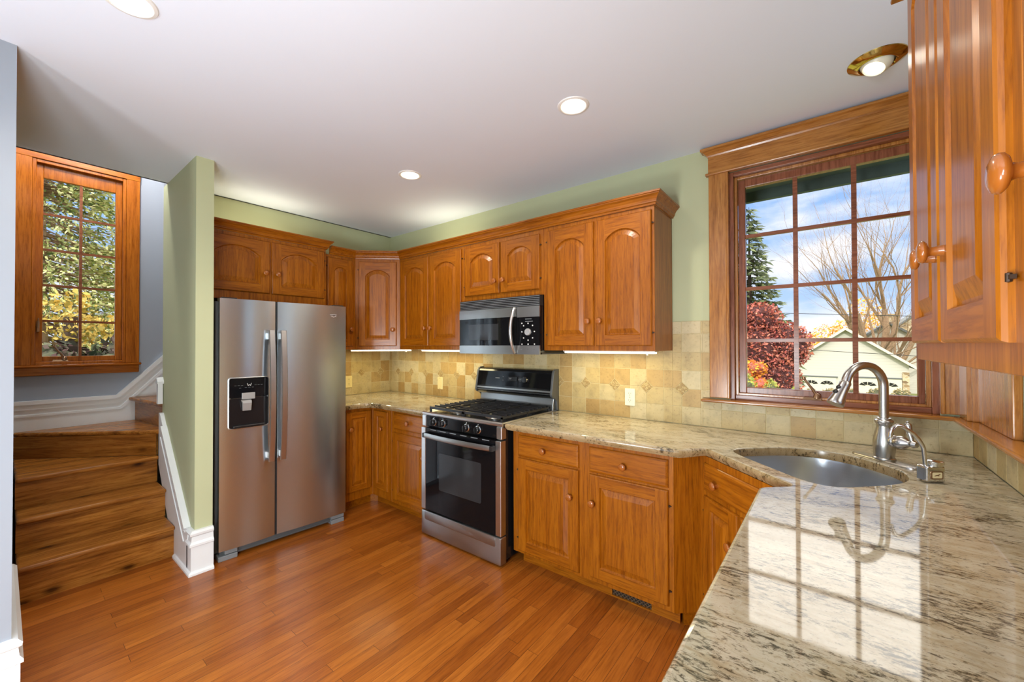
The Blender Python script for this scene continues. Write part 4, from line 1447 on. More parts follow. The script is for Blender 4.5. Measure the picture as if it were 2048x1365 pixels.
dk = b.build('dial', 'chrome', bg_, smooth=True, loc=(0, 0, 0))
b = MB().prism([(0.585, 1.008), (0.578, 1.022), (0.565, 1.036), (0.568, 1.062), (0.572, 1.062), (0.590, 1.015)], 'x', 0.014, RW - 0.014)
b.v = [(x, y - 0.002, z - FZ) for x, y, z in b.v]
b.build('lower_trim', 'stainless_dull', bg_, loc=(0, 0, 0))
MB().lathe([(0.0225, 0.0), (0.0225, 0.020), (0.0, 0.021)], (p[0], p[1], p[2] - FZ), (0, -0.985, 0.17), 24).build('dial_face', 'black_plastic', bg_, smooth=True, loc=(0, 0, 0))

# ================================================================== over-the-range microwave
XM, YM = 1.446, -0.392
c = thing('microwave', 'over-the-range stainless and black microwave above the stove', 'microwave', (XM, YM, 1.338))
MW = 0.752
MB().box(0.002, MW - 0.002, 0.040, 0.376, 1.345, 1.738).build('body', 'black_enamel', c, bevel=0.002)
# front slightly bowed; profile helper
def mfront(x0, x1, back=0.042, off=0.0, n=10):
    pts = []
    for i in range(n + 1):
        x = x0 + (x1 - x0) * i / n
        u = x / MW
        pts.append((x, 0.014 - 0.014 * (1 - (2 * u - 1) ** 2) - off))
    return pts + [(x1, back), (x0, back)]
b = MB().prism(mfront(0.0, MW, 0.06, -0.006), 'z', 1.667, 1.738)
vg = b.build('vent_grille', 'vent_dark', c)
b = MB()
for k in range(6):
    z = 1.670 + 0.0118 * k
    b.prism(mfront(0.004, MW - 0.004, 0.030, 0.001), 'z', z - 1.338, z + 0.0032 - 1.338)
b.build('louvre_slats', 'grey_plastic', vg, loc=(0, 0, 0))
DXM = 0.567
md = MB().prism(mfront(0.0, DXM), 'z', 1.338, 1.664).build('door', 'black_glass', c, smooth=True, ang=30)
for z0, z1 in ((1.598, 1.664), (1.338, 1.398)):
    b = MB().prism(mfront(-0.001, DXM + 0.0005, 0.02, 0.0025), 'z', z0 - 1.338, z1 - 1.338 + (0.0005 if z1 > 1.6 else 0))
    b.build('door_band', 'stainless_dull', md, smooth=True, ang=30, loc=(0, 0, 0))
wp = mfront(0.105, 0.405, 0.02, 0.0012)
b = MB().prism(wp, 'z', 1.438 - 1.338, 1.555 - 1.338)
b.build('door_window', 'oven_window', md, smooth=True, ang=30, loc=(0, 0, 0))
cp = MB().prism(mfront(DXM + 0.004, MW), 'z', 1.338, 1.664).build('control_panel', 'black_glass', c, smooth=True, ang=30)
for z0, z1 in ((1.592, 1.6645), (1.3375, 1.398)):
    b = MB().prism(mfront(DXM + 0.004, MW + 0.001, 0.02, 0.0025), 'z', z0 - 1.338, z1 - 1.338)
    b.build('panel_band', 'stainless_dull', cp, smooth=True, ang=30, loc=(0, 0, 0))
def mfy(x):
    u = x / MW
    return 0.014 - 0.014 * (1 - (2 * u - 1) ** 2)
xd, zd = 0.662, 1.490
b = MB().lathe([(0.024, -0.001), (0.024, 0.010), (0.021, 0.014), (0.0, 0.014)], (xd, mfy(xd), zd - 1.338), (0, -1, 0), 24)
b.build('dial', 'silver_mark', cp, smooth=True, loc=(0, 0, 0))
b = MB()
for dx, dz in ((0, 0.058), (0.036, 0.043), (0.050, 0.002), (0.036, -0.040), (0, -0.056), (-0.036, -0.040), (-0.050, 0.002), (-0.036, 0.043), (-0.050, 0.06), (-0.050, -0.083), (0, -0.083), (0.050, -0.083)):
    b.lathe([(0.0048, -0.001), (0.0048, 0.002), (0, 0.0022)], (xd + dx, mfy(xd + dx), zd + dz - 1.338), (0, -1, 0), 10)
b.build('buttons', 'white_mark', cp, loc=(0, 0, 0))
b = MB()
for x0, x1, z in ((0.630, 0.690, 1.576), (0.622, 0.700, 1.560)):
    b.box(x0, x1, mfy(0.66) - 0.0012, mfy(0.66) + 0.002, z - 1.338, z + 0.004 - 1.338)
for dx in (-0.050, 0, 0.050):
    b.box(xd + dx - 0.006, xd + dx + 0.006, mfy(xd + dx) - 0.004, mfy(xd + dx), 1.372 - 1.338, 1.374 - 1.338)
b.build('panel_marks', 'grey_plastic', cp, loc=(0, 0, 0))
path = []
for i in range(17):
    u = i / 16
    path.append((0.566 - 0.010, mfy(0.56) - 0.010 - 0.045 * math.sin(math.pi * u) ** 0.8, 1.346 - 1.338 + 0.310 * u))
b = MB().tube(path, [0.009 + 0.004 * math.sin(math.pi * i / 16) for i in range(17)], 12)
b.build('handle', 'stainless_light', md, smooth=True, loc=(0, 0, 0))
MB().box(0.004, MW - 0.004, 0.05, 0.380, 1.338, 1.345).build('underside', 'dark_grey_plastic', c)

# ================================================================== faucet
FX, FY = 3.886, -0.316
c = thing('faucet', 'tall brushed nickel gooseneck faucet behind the corner sink', 'faucet', (FX, FY, CT), R(-45))
# local x along the base plate, local -y towards the sink
pl_ = []
for cx_, a0 in ((0.102, -90), (-0.102, 90)):
    for i in range(13):
        a = R(a0 + 180 * i / 12)
        pl_.append((cx_ + 0.028 * math.cos(a), 0.028 * math.sin(a)))
b = MB().loft([[(x, y, CT) for x, y in pl_], [(x, y, CT + 0.005) for x, y in pl_], [(x * 0.985, y * 0.9, CT + 0.009) for x, y in pl_], [(x * 0.93, y * 0.55, CT + 0.010) for x, y in pl_]])
b.build('base_plate', 'nickel', c, smooth=True)
b = MB().lathe([(0.038, CT + 0.009), (0.038, CT + 0.014), (0.033, CT + 0.018), (0.034, CT + 0.030), (0.037, CT + 0.060), (0.0365, CT + 0.085), (0.031, CT + 0.115), (0.025, CT + 0.140),
                (0.0245, CT + 0.152), (0.029, CT + 0.160), (0.031, CT + 0.163), (0.031, CT + 0.168), (0.029, CT + 0.171), (0.024, CT + 0.174), (0.024, CT + 0.180), (0.018, CT + 0.182)], (0, 0, 0), (0, 0, 1), 28)
b.build('faucet_body', 'nickel', c, smooth=True)
path = [(0, 0, CT + 0.175), (0, 0, CT + 0.25), (0, 0, CT + 0.310)]
ra = 0.089
for i in range(1, 17):
    a = math.pi * i / 16 * 0.94
    path.append((0, -ra + ra * math.cos(a), CT + 0.310 + ra * math.sin(a)))
b = MB().tube(path, 0.0165, 16)
sp = b.build('spout', 'nickel', c, smooth=True)
e = Vector(path[-1]); d = (Vector(path[-1]) - Vector(path[-2])).normalized()
d = (d + Vector((0, -0.28, 0))).normalized()
b = MB().lathe([(0.0172, -0.006), (0.0200, 0.0), (0.0195, 0.012), (0.0205, 0.030), (0.0240, 0.060), (0.0285, 0.086), (0.0300, 0.094), (0.0285, 0.100), (0.020, 0.101)], e, d, 24)
b.v = [(x, y, z - CT) for x, y, z in b.v]
b.build('spray_head', 'nickel', sp, smooth=True, loc=(0, 0, 0))
b = MB()
side = Vector((0, -1, 0)) - d * Vector((0, -1, 0)).dot(d)
side.normalize()
for k, s_ in enumerate((0.030, 0.052)):
    q = e + d * s_ + side * (0.020 + 0.004 * k)
    b.lathe([(0.009, -0.003), (0.009, 0.003), (0.006, 0.005), (0, 0.005)], q, side, 14)
b.v = [(x, y, z - CT) for x, y, z in b.v]
b.build('spray_buttons', 'black_plastic', sp, smooth=True, loc=(0, 0, 0))
b = MB().lathe([(0.020, 0.020), (0.024, 0.034), (0.0245, 0.040), (0.022, 0.044), (0.0245, 0.050), (0.026, 0.064), (0.022, 0.078), (0.012, 0.090), (0.010, 0.096)], (0, 0, CT + 0.088), (1, 0.05, 0.05), 22)
hv = b.build('valve', 'nickel', c, smooth=True)
b = MB().lathe([(0, -0.015), (0.010, -0.012), (0.0150, 0), (0.010, 0.012), (0, 0.015)], (0.107, 0.005, 0.094), (1, 0, 0), 16)
b.tube([(0.100, 0.006, 0.105), (0.090, 0.008, 0.135), (0.084, 0.010, 0.165)], [0.007, 0.010, 0.0115], 12)
b.lathe([(0.0115, 0), (0.009, 0.006), (0.004, 0.009), (0.006, 0.014), (0, 0.016)], (0.084, 0.010, 0.165), (-0.2, 0.05, 1), 12)
b.build('lever', 'nickel', hv, smooth=True, loc=(0, 0, 0))

# small filtered-water tap
c = thing('water_tap', 'small chrome drinking water tap on a square block beside the faucet', 'tap', (3.988, -0.555, CT), R(38.2))
b = MB().box(-0.034, 0.034, -0.020, 0.020, CT, CT + 0.058)
bl = b.build('tap_block', 'chrome', c, bevel=0.008, segs=3)
b = MB().loft([[(x, y, z) for x, z in rrect(-0.021, 0.021, 0.014, 0.042, 0.005)] for y in (-0.0200, -0.0222)])
b.build('label_frame', 'bronze', bl, loc=(0, 0, 0))
b = MB().loft([[(x, y, z) for x, z in rrect(-0.017, 0.017, 0.018, 0.038, 0.004)] for y in (-0.0218, -0.0228)])
b.build('label_plate', 'cream_plate', bl, loc=(0, 0, 0))
b = MB()
for x0, z0, x1, z1 in ((-0.010, 0.026, 0.002, 0.029), (0.002, 0.029, 0.010, 0.032), (-0.004, 0.0285, 0.006, 0.0265)):
    bar2(b, x0, z0, x1, z1, 0.0025, -0.0234, -0.0226)
b.build('emblem', 'bronze', bl, loc=(0, 0, 0))
b = MB().lathe([(0.022, CT + 0.056), (0.022, CT + 0.063), (0.026, CT + 0.064), (0.026, CT + 0.072), (0.022, CT + 0.075), (0, CT + 0.075)], (0.012, 0, 0), (0, 0, 1), 20)
b.build('tap_cap', 'chrome', c, smooth=True)
b = MB().tube([(-0.018, 0, CT + 0.05), (-0.020, 0, CT + 0.075), (-0.024, 0, CT + 0.115), (-0.028, 0.002, CT + 0.130), (-0.040, 0.003, CT + 0.150), (-0.056, 0.004, CT + 0.168), (-0.082, 0.005, CT + 0.186), (-0.098, 0.006, CT + 0.195),
               (-0.112, 0.006, CT + 0.196), (-0.126, 0.006, CT + 0.186), (-0.134, 0.006, CT + 0.170), (-0.137, 0.006, CT + 0.155)], 0.0066, 12)
b.build('spout', 'chrome', c, smooth=True)

# ================================================================== stone tile backsplash
TP = 0.10935
DQ = 0.040      # half diagonal of the small accent diamonds
TROW = [0.9165, 1.0225, 1.1310, 1.2430, 1.3550, 1.4670, 1.5440]
def clip_rect(poly, x0, x1, z0, z1):
    def half(p, f, inter):
        out = []
        for i in range(len(p)):
            a, b_ = p[i - 1], p[i]
            fa, fb = f(a), f(b_)
            if (fa >= 0) != (fb >= 0):
                t_ = fa / (fa - fb)
                out.append((a[0] + (b_[0] - a[0]) * t_, a[1] + (b_[1] - a[1]) * t_))
            if fb >= 0: out.append(b_)
        return out
    for f in (lambda p: p[0] - x0, lambda p: x1 - p[0], lambda p: p[1] - z0, lambda p: z1 - p[1]):
        poly = half(poly, f, None)
        if len(poly) < 3: return []
    return poly
def tile_poly(x0, x1, z0, z1, dia):
    g = 0.0013
    q = DQ + 0.0022
    P = []
    xa, xb, za, zb = x0 + g, x1 - g, z0 + g, z1 - g
    for (x, z), (ax, az), (bx, bz), corner in (((xa, za), (0, 1), (1, 0), (x0, z0)), ((xb, za), (-1, 0), (0, 1), (x1, z0)),
                                              ((xb, zb), (0, -1), (-1, 0), (x1, z1)), ((xa, zb), (1, 0), (0, -1), (x0, z1))):
        if (round(corner[0], 4), round(corner[1], 4)) in dia:
            P.append((corner[0] + ax * q + (g if az else 0) * (1 if x == xa else -1), corner[1] + az * q + (g if ax else 0) * (1 if z == za else -1)))
            P.append((corner[0] + bx * q + (g if bz else 0) * (1 if x == xa else -1), corner[1] + bz * q + (g if bx else 0) * (1 if z == za else -1)))
        else:
            P.append((x, z))
    return P
def tiles(regions, xoff, xdir, mapf, seed, smin, smax, accents=True):
    """regions: list of (s0, s1, z0, z1); grid lines at xoff + k*TP; mapf(s, depth, z) -> world"""
    rnd = random.Random(seed)
    grout, tb, ac = MB(), MB(), []
    dia = set()
    ks = range(int((smin - xoff) / TP) - 2, int((smax - xoff) / TP) + 3)
    if accents:
        for k in ks:
            if k % 2 == 0:
                dia.add((round(xoff + k * TP, 4), round(TROW[2], 4)))
    def solid(mb_, poly, d0, d1, inset, mi):
        n = len(poly)
        cx_ = sum(p[0] for p in poly) / n; cz_ = sum(p[1] for p in poly) / n
        def sh(p):
            v_ = Vector((cx_ - p[0], cz_ - p[1]))
            l_ = v_.length
            v_ = v_ * (inset / l_) if l_ > 1e-6 else v_
            return (p[0] + v_.x, p[1] + v_.y)
        mb_.loft([[mapf(p[0], d0, p[1]) for p in poly], [mapf(p[0], d1 - 0.0015, p[1]) for p in poly], [mapf(*((lambda q_: (q_[0], d1, q_[1]))(sh(p)))) for p in poly]], False, True, mi)
    cols = {}
    for (s0, s1, z0, z1) in regions:
        grout.loft([[mapf(s, d_, z) for s, z in ((s0, z0), (s1, z0), (s1, z1), (s0, z1))] for d_ in (0.0, 0.0085)])
        for k in ks:
            for r in range(len(TROW) - 1):
                P = tile_poly(xoff + k * TP, xoff + (k + 1) * TP, TROW[r], TROW[r + 1], dia)
                P = clip_rect(P, s0 + 0.0005, s1 - 0.0005, z0, z1)
                if len(P) < 3: continue
                ar = abs(sum(P[i - 1][0] * P[i][1] - P[i][0] * P[i - 1][1] for i in range(len(P)))) / 2
                if ar < 0.0001: continue
                if (k, r) not in cols:
                    cols[(k, r)] = rnd.choices(range(5), (0.30, 0.25, 0.17, 0.18, 0.10))[0]
                solid(tb, P, 0.0, 0.0105, 0.0015, cols[(k, r)])
        for (dx, dz) in sorted(dia):
            P = clip_rect([(dx - DQ, dz), (dx, dz - DQ), (dx + DQ, dz), (dx, dz + DQ)], s0, s1, z0, z1)
            if len(P) >= 3:
                one = MB()
                ac.append(one)
                solid(one, P, 0.0, 0.0115, 0.002, 0)
                P2 = clip_rect([(dx - DQ * .78, dz), (dx, dz - DQ * .78), (dx + DQ * .78, dz), (dx, dz + DQ * .78)], s0, s1, z0, z1)
                if len(P2) >= 3: solid(one, P2, 0.0, 0.0128, 0.003, 0)
    return grout, tb, ac
TM = ['tile_stone_a', 'tile_stone_b', 'tile_stone_c', 'tile_stone_d', 'tile_stone_e']
def backsplash(label, res):
    g, tb, ac = res
    root = thing('tile_backsplash', label, 'backsplash', (0, 0, 0), 0, 'stone tile backsplashes')
    g.build('grout', 'grout', root)
    tb.build('stone_tiles', TM, root)
    for a_ in ac: a_.build('diamond_accent', 'tile_accent', root)
    return root
backsplash('tan stone tile backsplash with diamond accents running behind stove and sink',
    tiles([(0.012, 2.944, CT + 0.001, UB), (2.944, 3.117, CT + 0.001, 1.544), (3.117, 3.156, 1.087, 1.544), (3.117, 4.192, CT + 0.001, 1.067)],
          0.155, 1, lambda s, d_, z: (s, -d_ - 0.0006, z), 3, 0, 4.2))
backsplash('stone tile backsplash on the left wall beside the refrigerator',
    tiles([(-0.866, -0.0, CT + 0.001, UB)], -0.126, 1, lambda s, d_, z: (d_, s, z), 11, -0.9, 0))
backsplash('stone tile backsplash low on the right wall under the wood sill',
    tiles([(-3.1, -0.0, CT + 0.001, 1.067)], -0.09, 1, lambda s, d_, z: (XC - d_, s, z), 5, -3.1, 0, False))

# ---- outlets and switch
def outlet(label, loc, rot, m, kind='outlet'):
    c = thing('wall_outlet' if kind == 'outlet' else 'light_switch', label, 'outlet' if kind == 'outlet' else 'switch', loc, rot)
    ROOTZ[c.name] = 0.0
    b = MB().loft([[(x, y, z) for x, z in rrect(-0.035 + d_, 0.035 - d_, -0.0575 + d_, 0.0575 - d_, 0.004)] for y, d_ in ((0, 0), (-0.003, 0), (-0.006, 0.003))])
    pl_ = b.build('cover_plate', m, c, loc=(0, 0, 0), smooth=True, ang=30)
    if kind == 'outlet':
        for zc in (0.0225, -0.0225):
            b = MB().loft([[(x, y, z + zc) for x, z in rrect(-0.0165, 0.0165, -0.0145, 0.0145, 0.007)] for y in (-0.005, -0.0075)])
            f = b.build('receptacle', m, c, loc=(0, 0, 0))
            b = MB().box(-0.0075, -0.0055, -0.0078, -0.0070, zc - 0.001, zc + 0.008).box(0.0055, 0.0075, -0.0078, -0.0070, zc - 0.001, zc + 0.007)
            b.lathe([(0.0025, 0), (0.0025, 0.0008), (0, 0.0008)], (0, -0.0070, zc - 0.008), (0, -1, 0), 10)
            b.build('slots', 'vent_dark', f, loc=(0, 0, 0))
        MB().lathe([(0.003, 0), (0.0025, 0.0012), (0, 0.0012)], (0, -0.006, 0), (0, -1, 0), 10).build('screw', 'brass', c, loc=(0, 0, 0))
    else:
        b = MB().loft([[(x, y, z) for x, z in rrect(-0.0165, 0.0165, -0.033, 0.033, 0.002)] for y in (-0.005, -0.008)])
        b.build('rocker', m, c, loc=(0, 0, 0), bevel=0.001)
        for zz in (0.048, -0.048):
            MB().lathe([(0.003, 0), (0.0025, 0.0012), (0, 0.0012)], (0, -0.006, zz), (0, -1, 0), 10).build('screw', 'brass', c, loc=(0, 0, 0))
    return c
outlet('ivory wall outlet on the tiles between stove and sink window', (2.671, -0.0128, 1.055), 0, 'ivory_plastic')
outlet('almond rocker switch plate on the tiles left of the stove', (0.811, -0.0128, 1.042), 0, 'almond_plastic', 'switch')
outlet('almond wall outlet on the tiles right beside the refrigerator', (0.0128, -0.484, 1.046), R(90), 'almond_plastic')

# ---- toe-kick vent register
c = thing('floor_register', 'brass lattice vent register in the toe kick below the right drawers', 'vent', (2.768 + 0.1075, -0.5205, FZ))
c.location.y = -0.588 + KICK
vx = 0.1065
MB().box(-vx, vx, 0.012, 0.020, 0.009 + FZ, BB - 0.001).build('backing', 'vent_dark', c)
b = MB()
zz0, zz1 = FZ + 0.009, BB - 0.001
hh = zz1 - zz0
for k in range(-3, 12):
    for sg in (1, -1):
        xa = -vx + k * 0.0206 - 0.02
        x_0, x_1 = (xa, xa + hh) if sg > 0 else (xa + hh, xa)
        za, zb_ = zz0, zz1
        # clip to the frame
        def cl(xA, zA, xB, zB):
            t0_, t1_ = 0.0, 1.0
            dx_ = xB - xA
            if abs(dx_) < 1e-9: return None
            ta, tb_ = sorted(((-vx - xA) / dx_, (vx - xA) / dx_))
            t0_, t1_ = max(0, ta), min(1, tb_)
            if t1_ - t0_ < 0.05: return None
            return (xA + dx_ * t0_, zA + (zB - zA) * t0_, xA + dx_ * t1_, zA + (zB - zA) * t1_)
        q = cl(x_0, za, x_1, zb_)
        if q: bar2(b, q[0], q[1], q[2], q[3], 0.0042, 0.004 if sg > 0 else 0.006, 0.009 if sg > 0 else 0.011)
b.build('lattice', 'vent_metal', c)

# ---- under-cabinet light bars
def strip_light(label, loc, rot, length):
    c = thing('under_cabinet_light', label, 'light', (loc[0], loc[1], UB - 0.019), rot, 'under-cabinet light bars')
    MB().box(-length / 2, length / 2, -0.030, 0.030, UB - 0.007, UB - 0.0005).build('housing', 'white_enamel', c)
    MB().box(-length / 2 + 0.006, length / 2 - 0.006, -0.026, 0.026, UB - 0.018, UB - 0.007).build('diffuser', 'strip_glow', c, bevel=0.004)
    b = MB().lathe([(0.006, 0), (0.006, 0.008), (0, 0.008)], (length / 2 - 0.05, -0.022, UB - 0.018), (0, 0, -1), 10)
    b.build('switch', 'white_enamel', c)
    la = bpy.data.lights.new('strip_lamp', 'AREA')
    la.shape = 'RECTANGLE'
    la.size = length - 0.02
    la.size_y = 0.05
    la.energy = STRIP_POWER * length / 0.6
    la.color = STRIP_COLOR
    o = bpy.data.objects.new('strip_lamp', la)
    COL.objects.link(o)
    o.parent = c
    o.location = (0, 0, -0.004)
strip_light('glowing light bar under the diagonal corner cabinet', (0.385, -0.365, 0), R(43.4), 0.56)
strip_light('glowing light bar under the cabinet left of the microwave', (1.09, -0.20, 0), 0, 0.60)
strip_light('glowing light bar under the tall cabinet right of the microwave', (2.60, -0.20, 0), 0, 0.62)

def cove_fill_light(label, loc, rot, length):  # added uplights, hidden behind the crown, to brighten ceiling and upper wall
    c = thing('fill_cabinet_top_light', label, 'light', loc, rot, 'added fill light bars lying on the wall cabinets')
    z0 = loc[2]
    MB().box(-length / 2, length / 2, -0.025, 0.025, z0, z0 + 0.014).build('housing', 'white_enamel', c)
    MB().box(-length / 2 + 0.006, length / 2 - 0.006, -0.020, 0.020, z0 + 0.014, z0 + 0.022).build('diffuser', 'strip_glow', c)
    la = bpy.data.lights.new('fill_bar_lamp', 'AREA')
    la.shape = 'RECTANGLE'
    la.size = length - 0.02
    la.size_y = 0.04
    la.energy = COVE_FILL_POWER * length / 0.6
    la.color = COVE_FILL_COLOR
    o = bpy.data.objects.new('fill_bar_lamp', la)
    COL.objects.link(o)
    o.parent = c
    o.location = (0, 0, 0.026)
    o.rotation_euler = (math.pi, 0, 0)
cove_fill_light('added fill light bar lying on top of the refrigerator cabinet behind its crown', (0.20, -1.30, 2.215), R(90), 0.60)
cove_fill_light('added fill light bar lying on top of the cabinet left of the microwave', (1.05, -0.17, 2.190), 0, 0.60)

# ---- recessed ceiling lights
def spot(parent, loc, power, col, size=150, rad=0.045, blend=0.7, direction=(0, 0, -1)):
    la = bpy.data.lights.new('can_lamp', 'SPOT')
    la.energy = power
    la.color = col
    la.spot_size = R(size)
    la.spot_blend = blend
    la.shadow_soft_size = rad
    o = bpy.data.objects.new('can_lamp', la)
    COL.objects.link(o)
    o.parent = parent
    o.location = loc
    o.rotation_euler = Vector(direction).to_track_quat('-Z', 'Y').to_euler()
def can_light(label, x, y):
    c = thing('recessed_light', label, 'light', (x, y, H), 0, 'recessed ceiling lights')
    ROOTZ[c.name] = 0
    b = MB().lathe([(0.060, 0.0), (0.060, -0.004), (0.064, -0.0065), (0.074, -0.004), (0.0765, 0.0)], (0, 0, 0), (0, 0, 1), 40, cap=False)
    b.build('trim_ring', 'white_enamel', c, loc=(0, 0, 0), smooth=True)
    b = MB()
    prof = []
    for k in range(9):
        prof += [(0.0605 - 0.0012 * k, 0.008 * k), (0.0590 - 0.0012 * k, 0.008 * k + 0.004)]
    b.lathe([(0.0605, -0.003)] + prof + [(0.049, 0.075), (0.0, 0.075)], (0, 0, 0), (0, 0, 1), 32, cap=False)
    b.build('baffle', 'white_enamel', c, loc=(0, 0, 0), smooth=True)
    b = MB().lathe([(0.0, 0.020), (0.018, 0.021), (0.034, 0.026), (0.043, 0.036), (0.045, 0.045), (0.030, 0.068), (0.02, 0.075)], (0, 0, 0), (0, 0, 1), 28)
    b.build('bulb', 'lamp_glow', c, loc=(0, 0, 0), smooth=True)
    spot(c, (0, 0, -0.008), CAN_POWER, CAN_COLOR)
can_light('round white recessed ceiling light nearest the stove and sink', CANS[0][0], CANS[0][1])
can_light('round white recessed ceiling light nearest the back corner', CANS[1][0], CANS[1][1])
can_light('round white recessed ceiling light cut off by the top picture edge', CANS[2][0], CANS[2][1])
# brass eyeball over the sink
c = thing('recessed_light', 'brass eyeball ceiling spotlight above the sink window', 'light', (CANS[3][0], CANS[3][1], H), 0, 'recessed ceiling lights')
ROOTZ[c.name] = 0
b = MB().lathe([(0.058, 0.0), (0.056, -0.016), (0.060, -0.020), (0.068, -0.018), (0.082, -0.010), (0.094, -0.003), (0.095, 0.0)], (0, 0, 0), (0, 0, 1), 44, cap=False)
b.build('trim_ring', 'brass', c, loc=(0, 0, 0), smooth=True)
ax = Vector((-0.26, -0.26, -0.93)).normalized()
o3 = Vector((0, 0, 0.0))
b = MB()
prof = []
for k in range(10):
    a = R(100 - 58 * k / 9)
    prof.append((0.0545 * math.sin(a), 0.0545 * math.cos(a)))
prof += [(0.033, 0.036), (0.031, 0.030)]
b.lathe(prof, o3, ax, 32, cap=False)
eye = b.build('eyeball', 'ivory_plastic', c, loc=(0, 0, 0), smooth=True)
b = MB().lathe([(0.033, 0.020), (0.033, 0.032), (0.026, 0.036), (0.0, 0.038)], o3, ax, 28)
b.build('bulb', 'lamp_glow', c, loc=(0, 0, 0), smooth=True)
spot(c, tuple(ax * 0.048), CAN_POWER * 0.8, CAN_COLOR, 120, 0.03, 0.8, ax)
# added fill lights shaped as paper lantern floor lamps, unseen behind the camera
def bulb_lamp(parent, loc, power, col, rad):
    la = bpy.data.lights.new('bulb_lamp', 'POINT')
    la.energy = power
    la.color = col
    la.shadow_soft_size = rad
    o = bpy.data.objects.new('bulb_lamp', la)
    COL.objects.link(o)
    o.parent = parent
    o.location = loc
for i, (x, y) in enumerate(((3.15, -4.6), (3.27, -3.5), (2.95, -2.84))):
    c = thing('floor_lamp', ('added white paper lantern fill lamp far behind the camera', 'added white paper lantern fill lamp nearer the counter, behind the camera', 'added white paper lantern fill lamp closest behind the camera')[i], 'lamp', (x, y, FZ), 0)
    MB().lathe([(0.0, FZ), (0.15, FZ), (0.15, FZ + 0.02), (0.02, FZ + 0.03), (0.0, FZ + 0.03)], (0, 0, 0), (0, 0, 1), 28).build('base', 'black_plastic', c, smooth=True)
    lz = (1.30, 1.05, 0.80)[i]
    MB().lathe([(0.011, FZ + 0.03), (0.011, lz - 0.22)], (0, 0, 0), (0, 0, 1), 12).build('pole', 'black_plastic', c)
    ribs = []
    for k in range(25):
        a = math.pi * (0.06 + 0.88 * k / 24)
        ribs.append((0.21 * math.sin(a) * (1 - 0.02 * (k % 2)), lz - 0.24 * math.cos(a)))
    MB().lathe(ribs, (0, 0, 0), (0, 0, 1), 32, cap=False).build('lamp_shade', 'fill_lantern_paper', c, smooth=True)
    bulb_lamp(c, (0, 0, lz - FZ), FILL_LANTERN_POWER * (0.90, 0.55, 0.55)[i], FILL_LANTERN_COLOR, 0.19)
c = thing('ceiling_lamp', 'added frosted globe fill lamp high up in the stairwell', 'lamp', (-0.22, -2.15, 3.30), 0)  # added lamp, out of view, to brighten the stairs
MB().lathe([(0.0, 3.561), (0.07, 3.561), (0.06, 3.53), (0.02, 3.52), (0.02, 3.46), (0.0, 3.46)], (0, 0, 0), (0, 0, 1), 24).build('lamp_base', 'brass', c, smooth=True)
MB().lathe([(0.03, 3.46), (0.08, 3.44), (0.11, 3.38), (0.09, 3.32), (0.0, 3.30)], (0, 0, 0), (0, 0, 1), 24).build('lamp_shade', 'fill_globe_glow', c, smooth=True)
bulb_lamp(c, (0, 0, -0.08), STAIR_FILL_POWER, (1.0, 0.95, 0.88), 0.06)

# ================================================================== outdoors
def gz(y):
    return -0.6 - 0.0615 * (y - 1)
mb = MB()
mb.add([(-80, 0.2, gz(0.2)), (90, 0.2, gz(0.2)), (90, 44, gz(44)), (-80, 44, gz(44)), (90, 160, -4.2), (-80, 160, -4.2), (-80, -30, -0.6), (-1.0, -30, -0.6), (-1.0, 0.2, gz(0.2))],
       [(0, 1, 2, 3), (3, 2, 4, 5), (0, 6, 7, 8)])
structure(mb.build('ground', 'grass'), 'grass ground sloping away outside', 'lawn')
mb = MB().box(-1.5, 6.5, 0.17, 0.75, 2.42, 2.47).box(-1.5, 6.5, 0.50, 0.53, 2.355, 2.60)
structure(mb.build('eave', 'eave_green'), 'dark green eave above the sink window outside', 'eave')

def leaves(mb, rnd, c, rad, n, size, shell=0.55, zs=(0, 1), flat=0.0):
    for _ in range(n):
        while True:
            v_ = Vector((rnd.uniform(-1, 1), rnd.uniform(-1, 1), rnd.uniform(-1, 1)))
            if shell < v_.length <= 1: break
        p = Vector((c[0] + v_.x * rad[0], c[1] + v_.y * rad[1], c[2] + v_.z * rad[2]))
        u = Vector((rnd.gauss(0, 1), rnd.gauss(0, 1), rnd.gauss(0, 1) * (1 - flat))).normalized()
        w = u.orthogonal().normalized()
        w = (w * math.cos(rnd.random() * 6.28) + u.cross(w) * math.sin(rnd.random() * 6.28))
        s_ = size * rnd.uniform(0.6, 1.3)
        mb.add([p - u * s_, p + w * s_ * 0.5, p + u * s_, p - w * s_ * 0.5], [(0, 1, 2, 3)])
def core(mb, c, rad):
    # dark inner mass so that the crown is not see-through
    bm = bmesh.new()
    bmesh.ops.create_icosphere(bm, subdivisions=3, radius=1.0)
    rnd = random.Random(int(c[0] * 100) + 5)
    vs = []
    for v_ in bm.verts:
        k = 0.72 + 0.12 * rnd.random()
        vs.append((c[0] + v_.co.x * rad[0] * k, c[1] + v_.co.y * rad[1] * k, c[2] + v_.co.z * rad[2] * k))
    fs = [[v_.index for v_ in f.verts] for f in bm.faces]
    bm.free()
    mb.add(vs, fs)
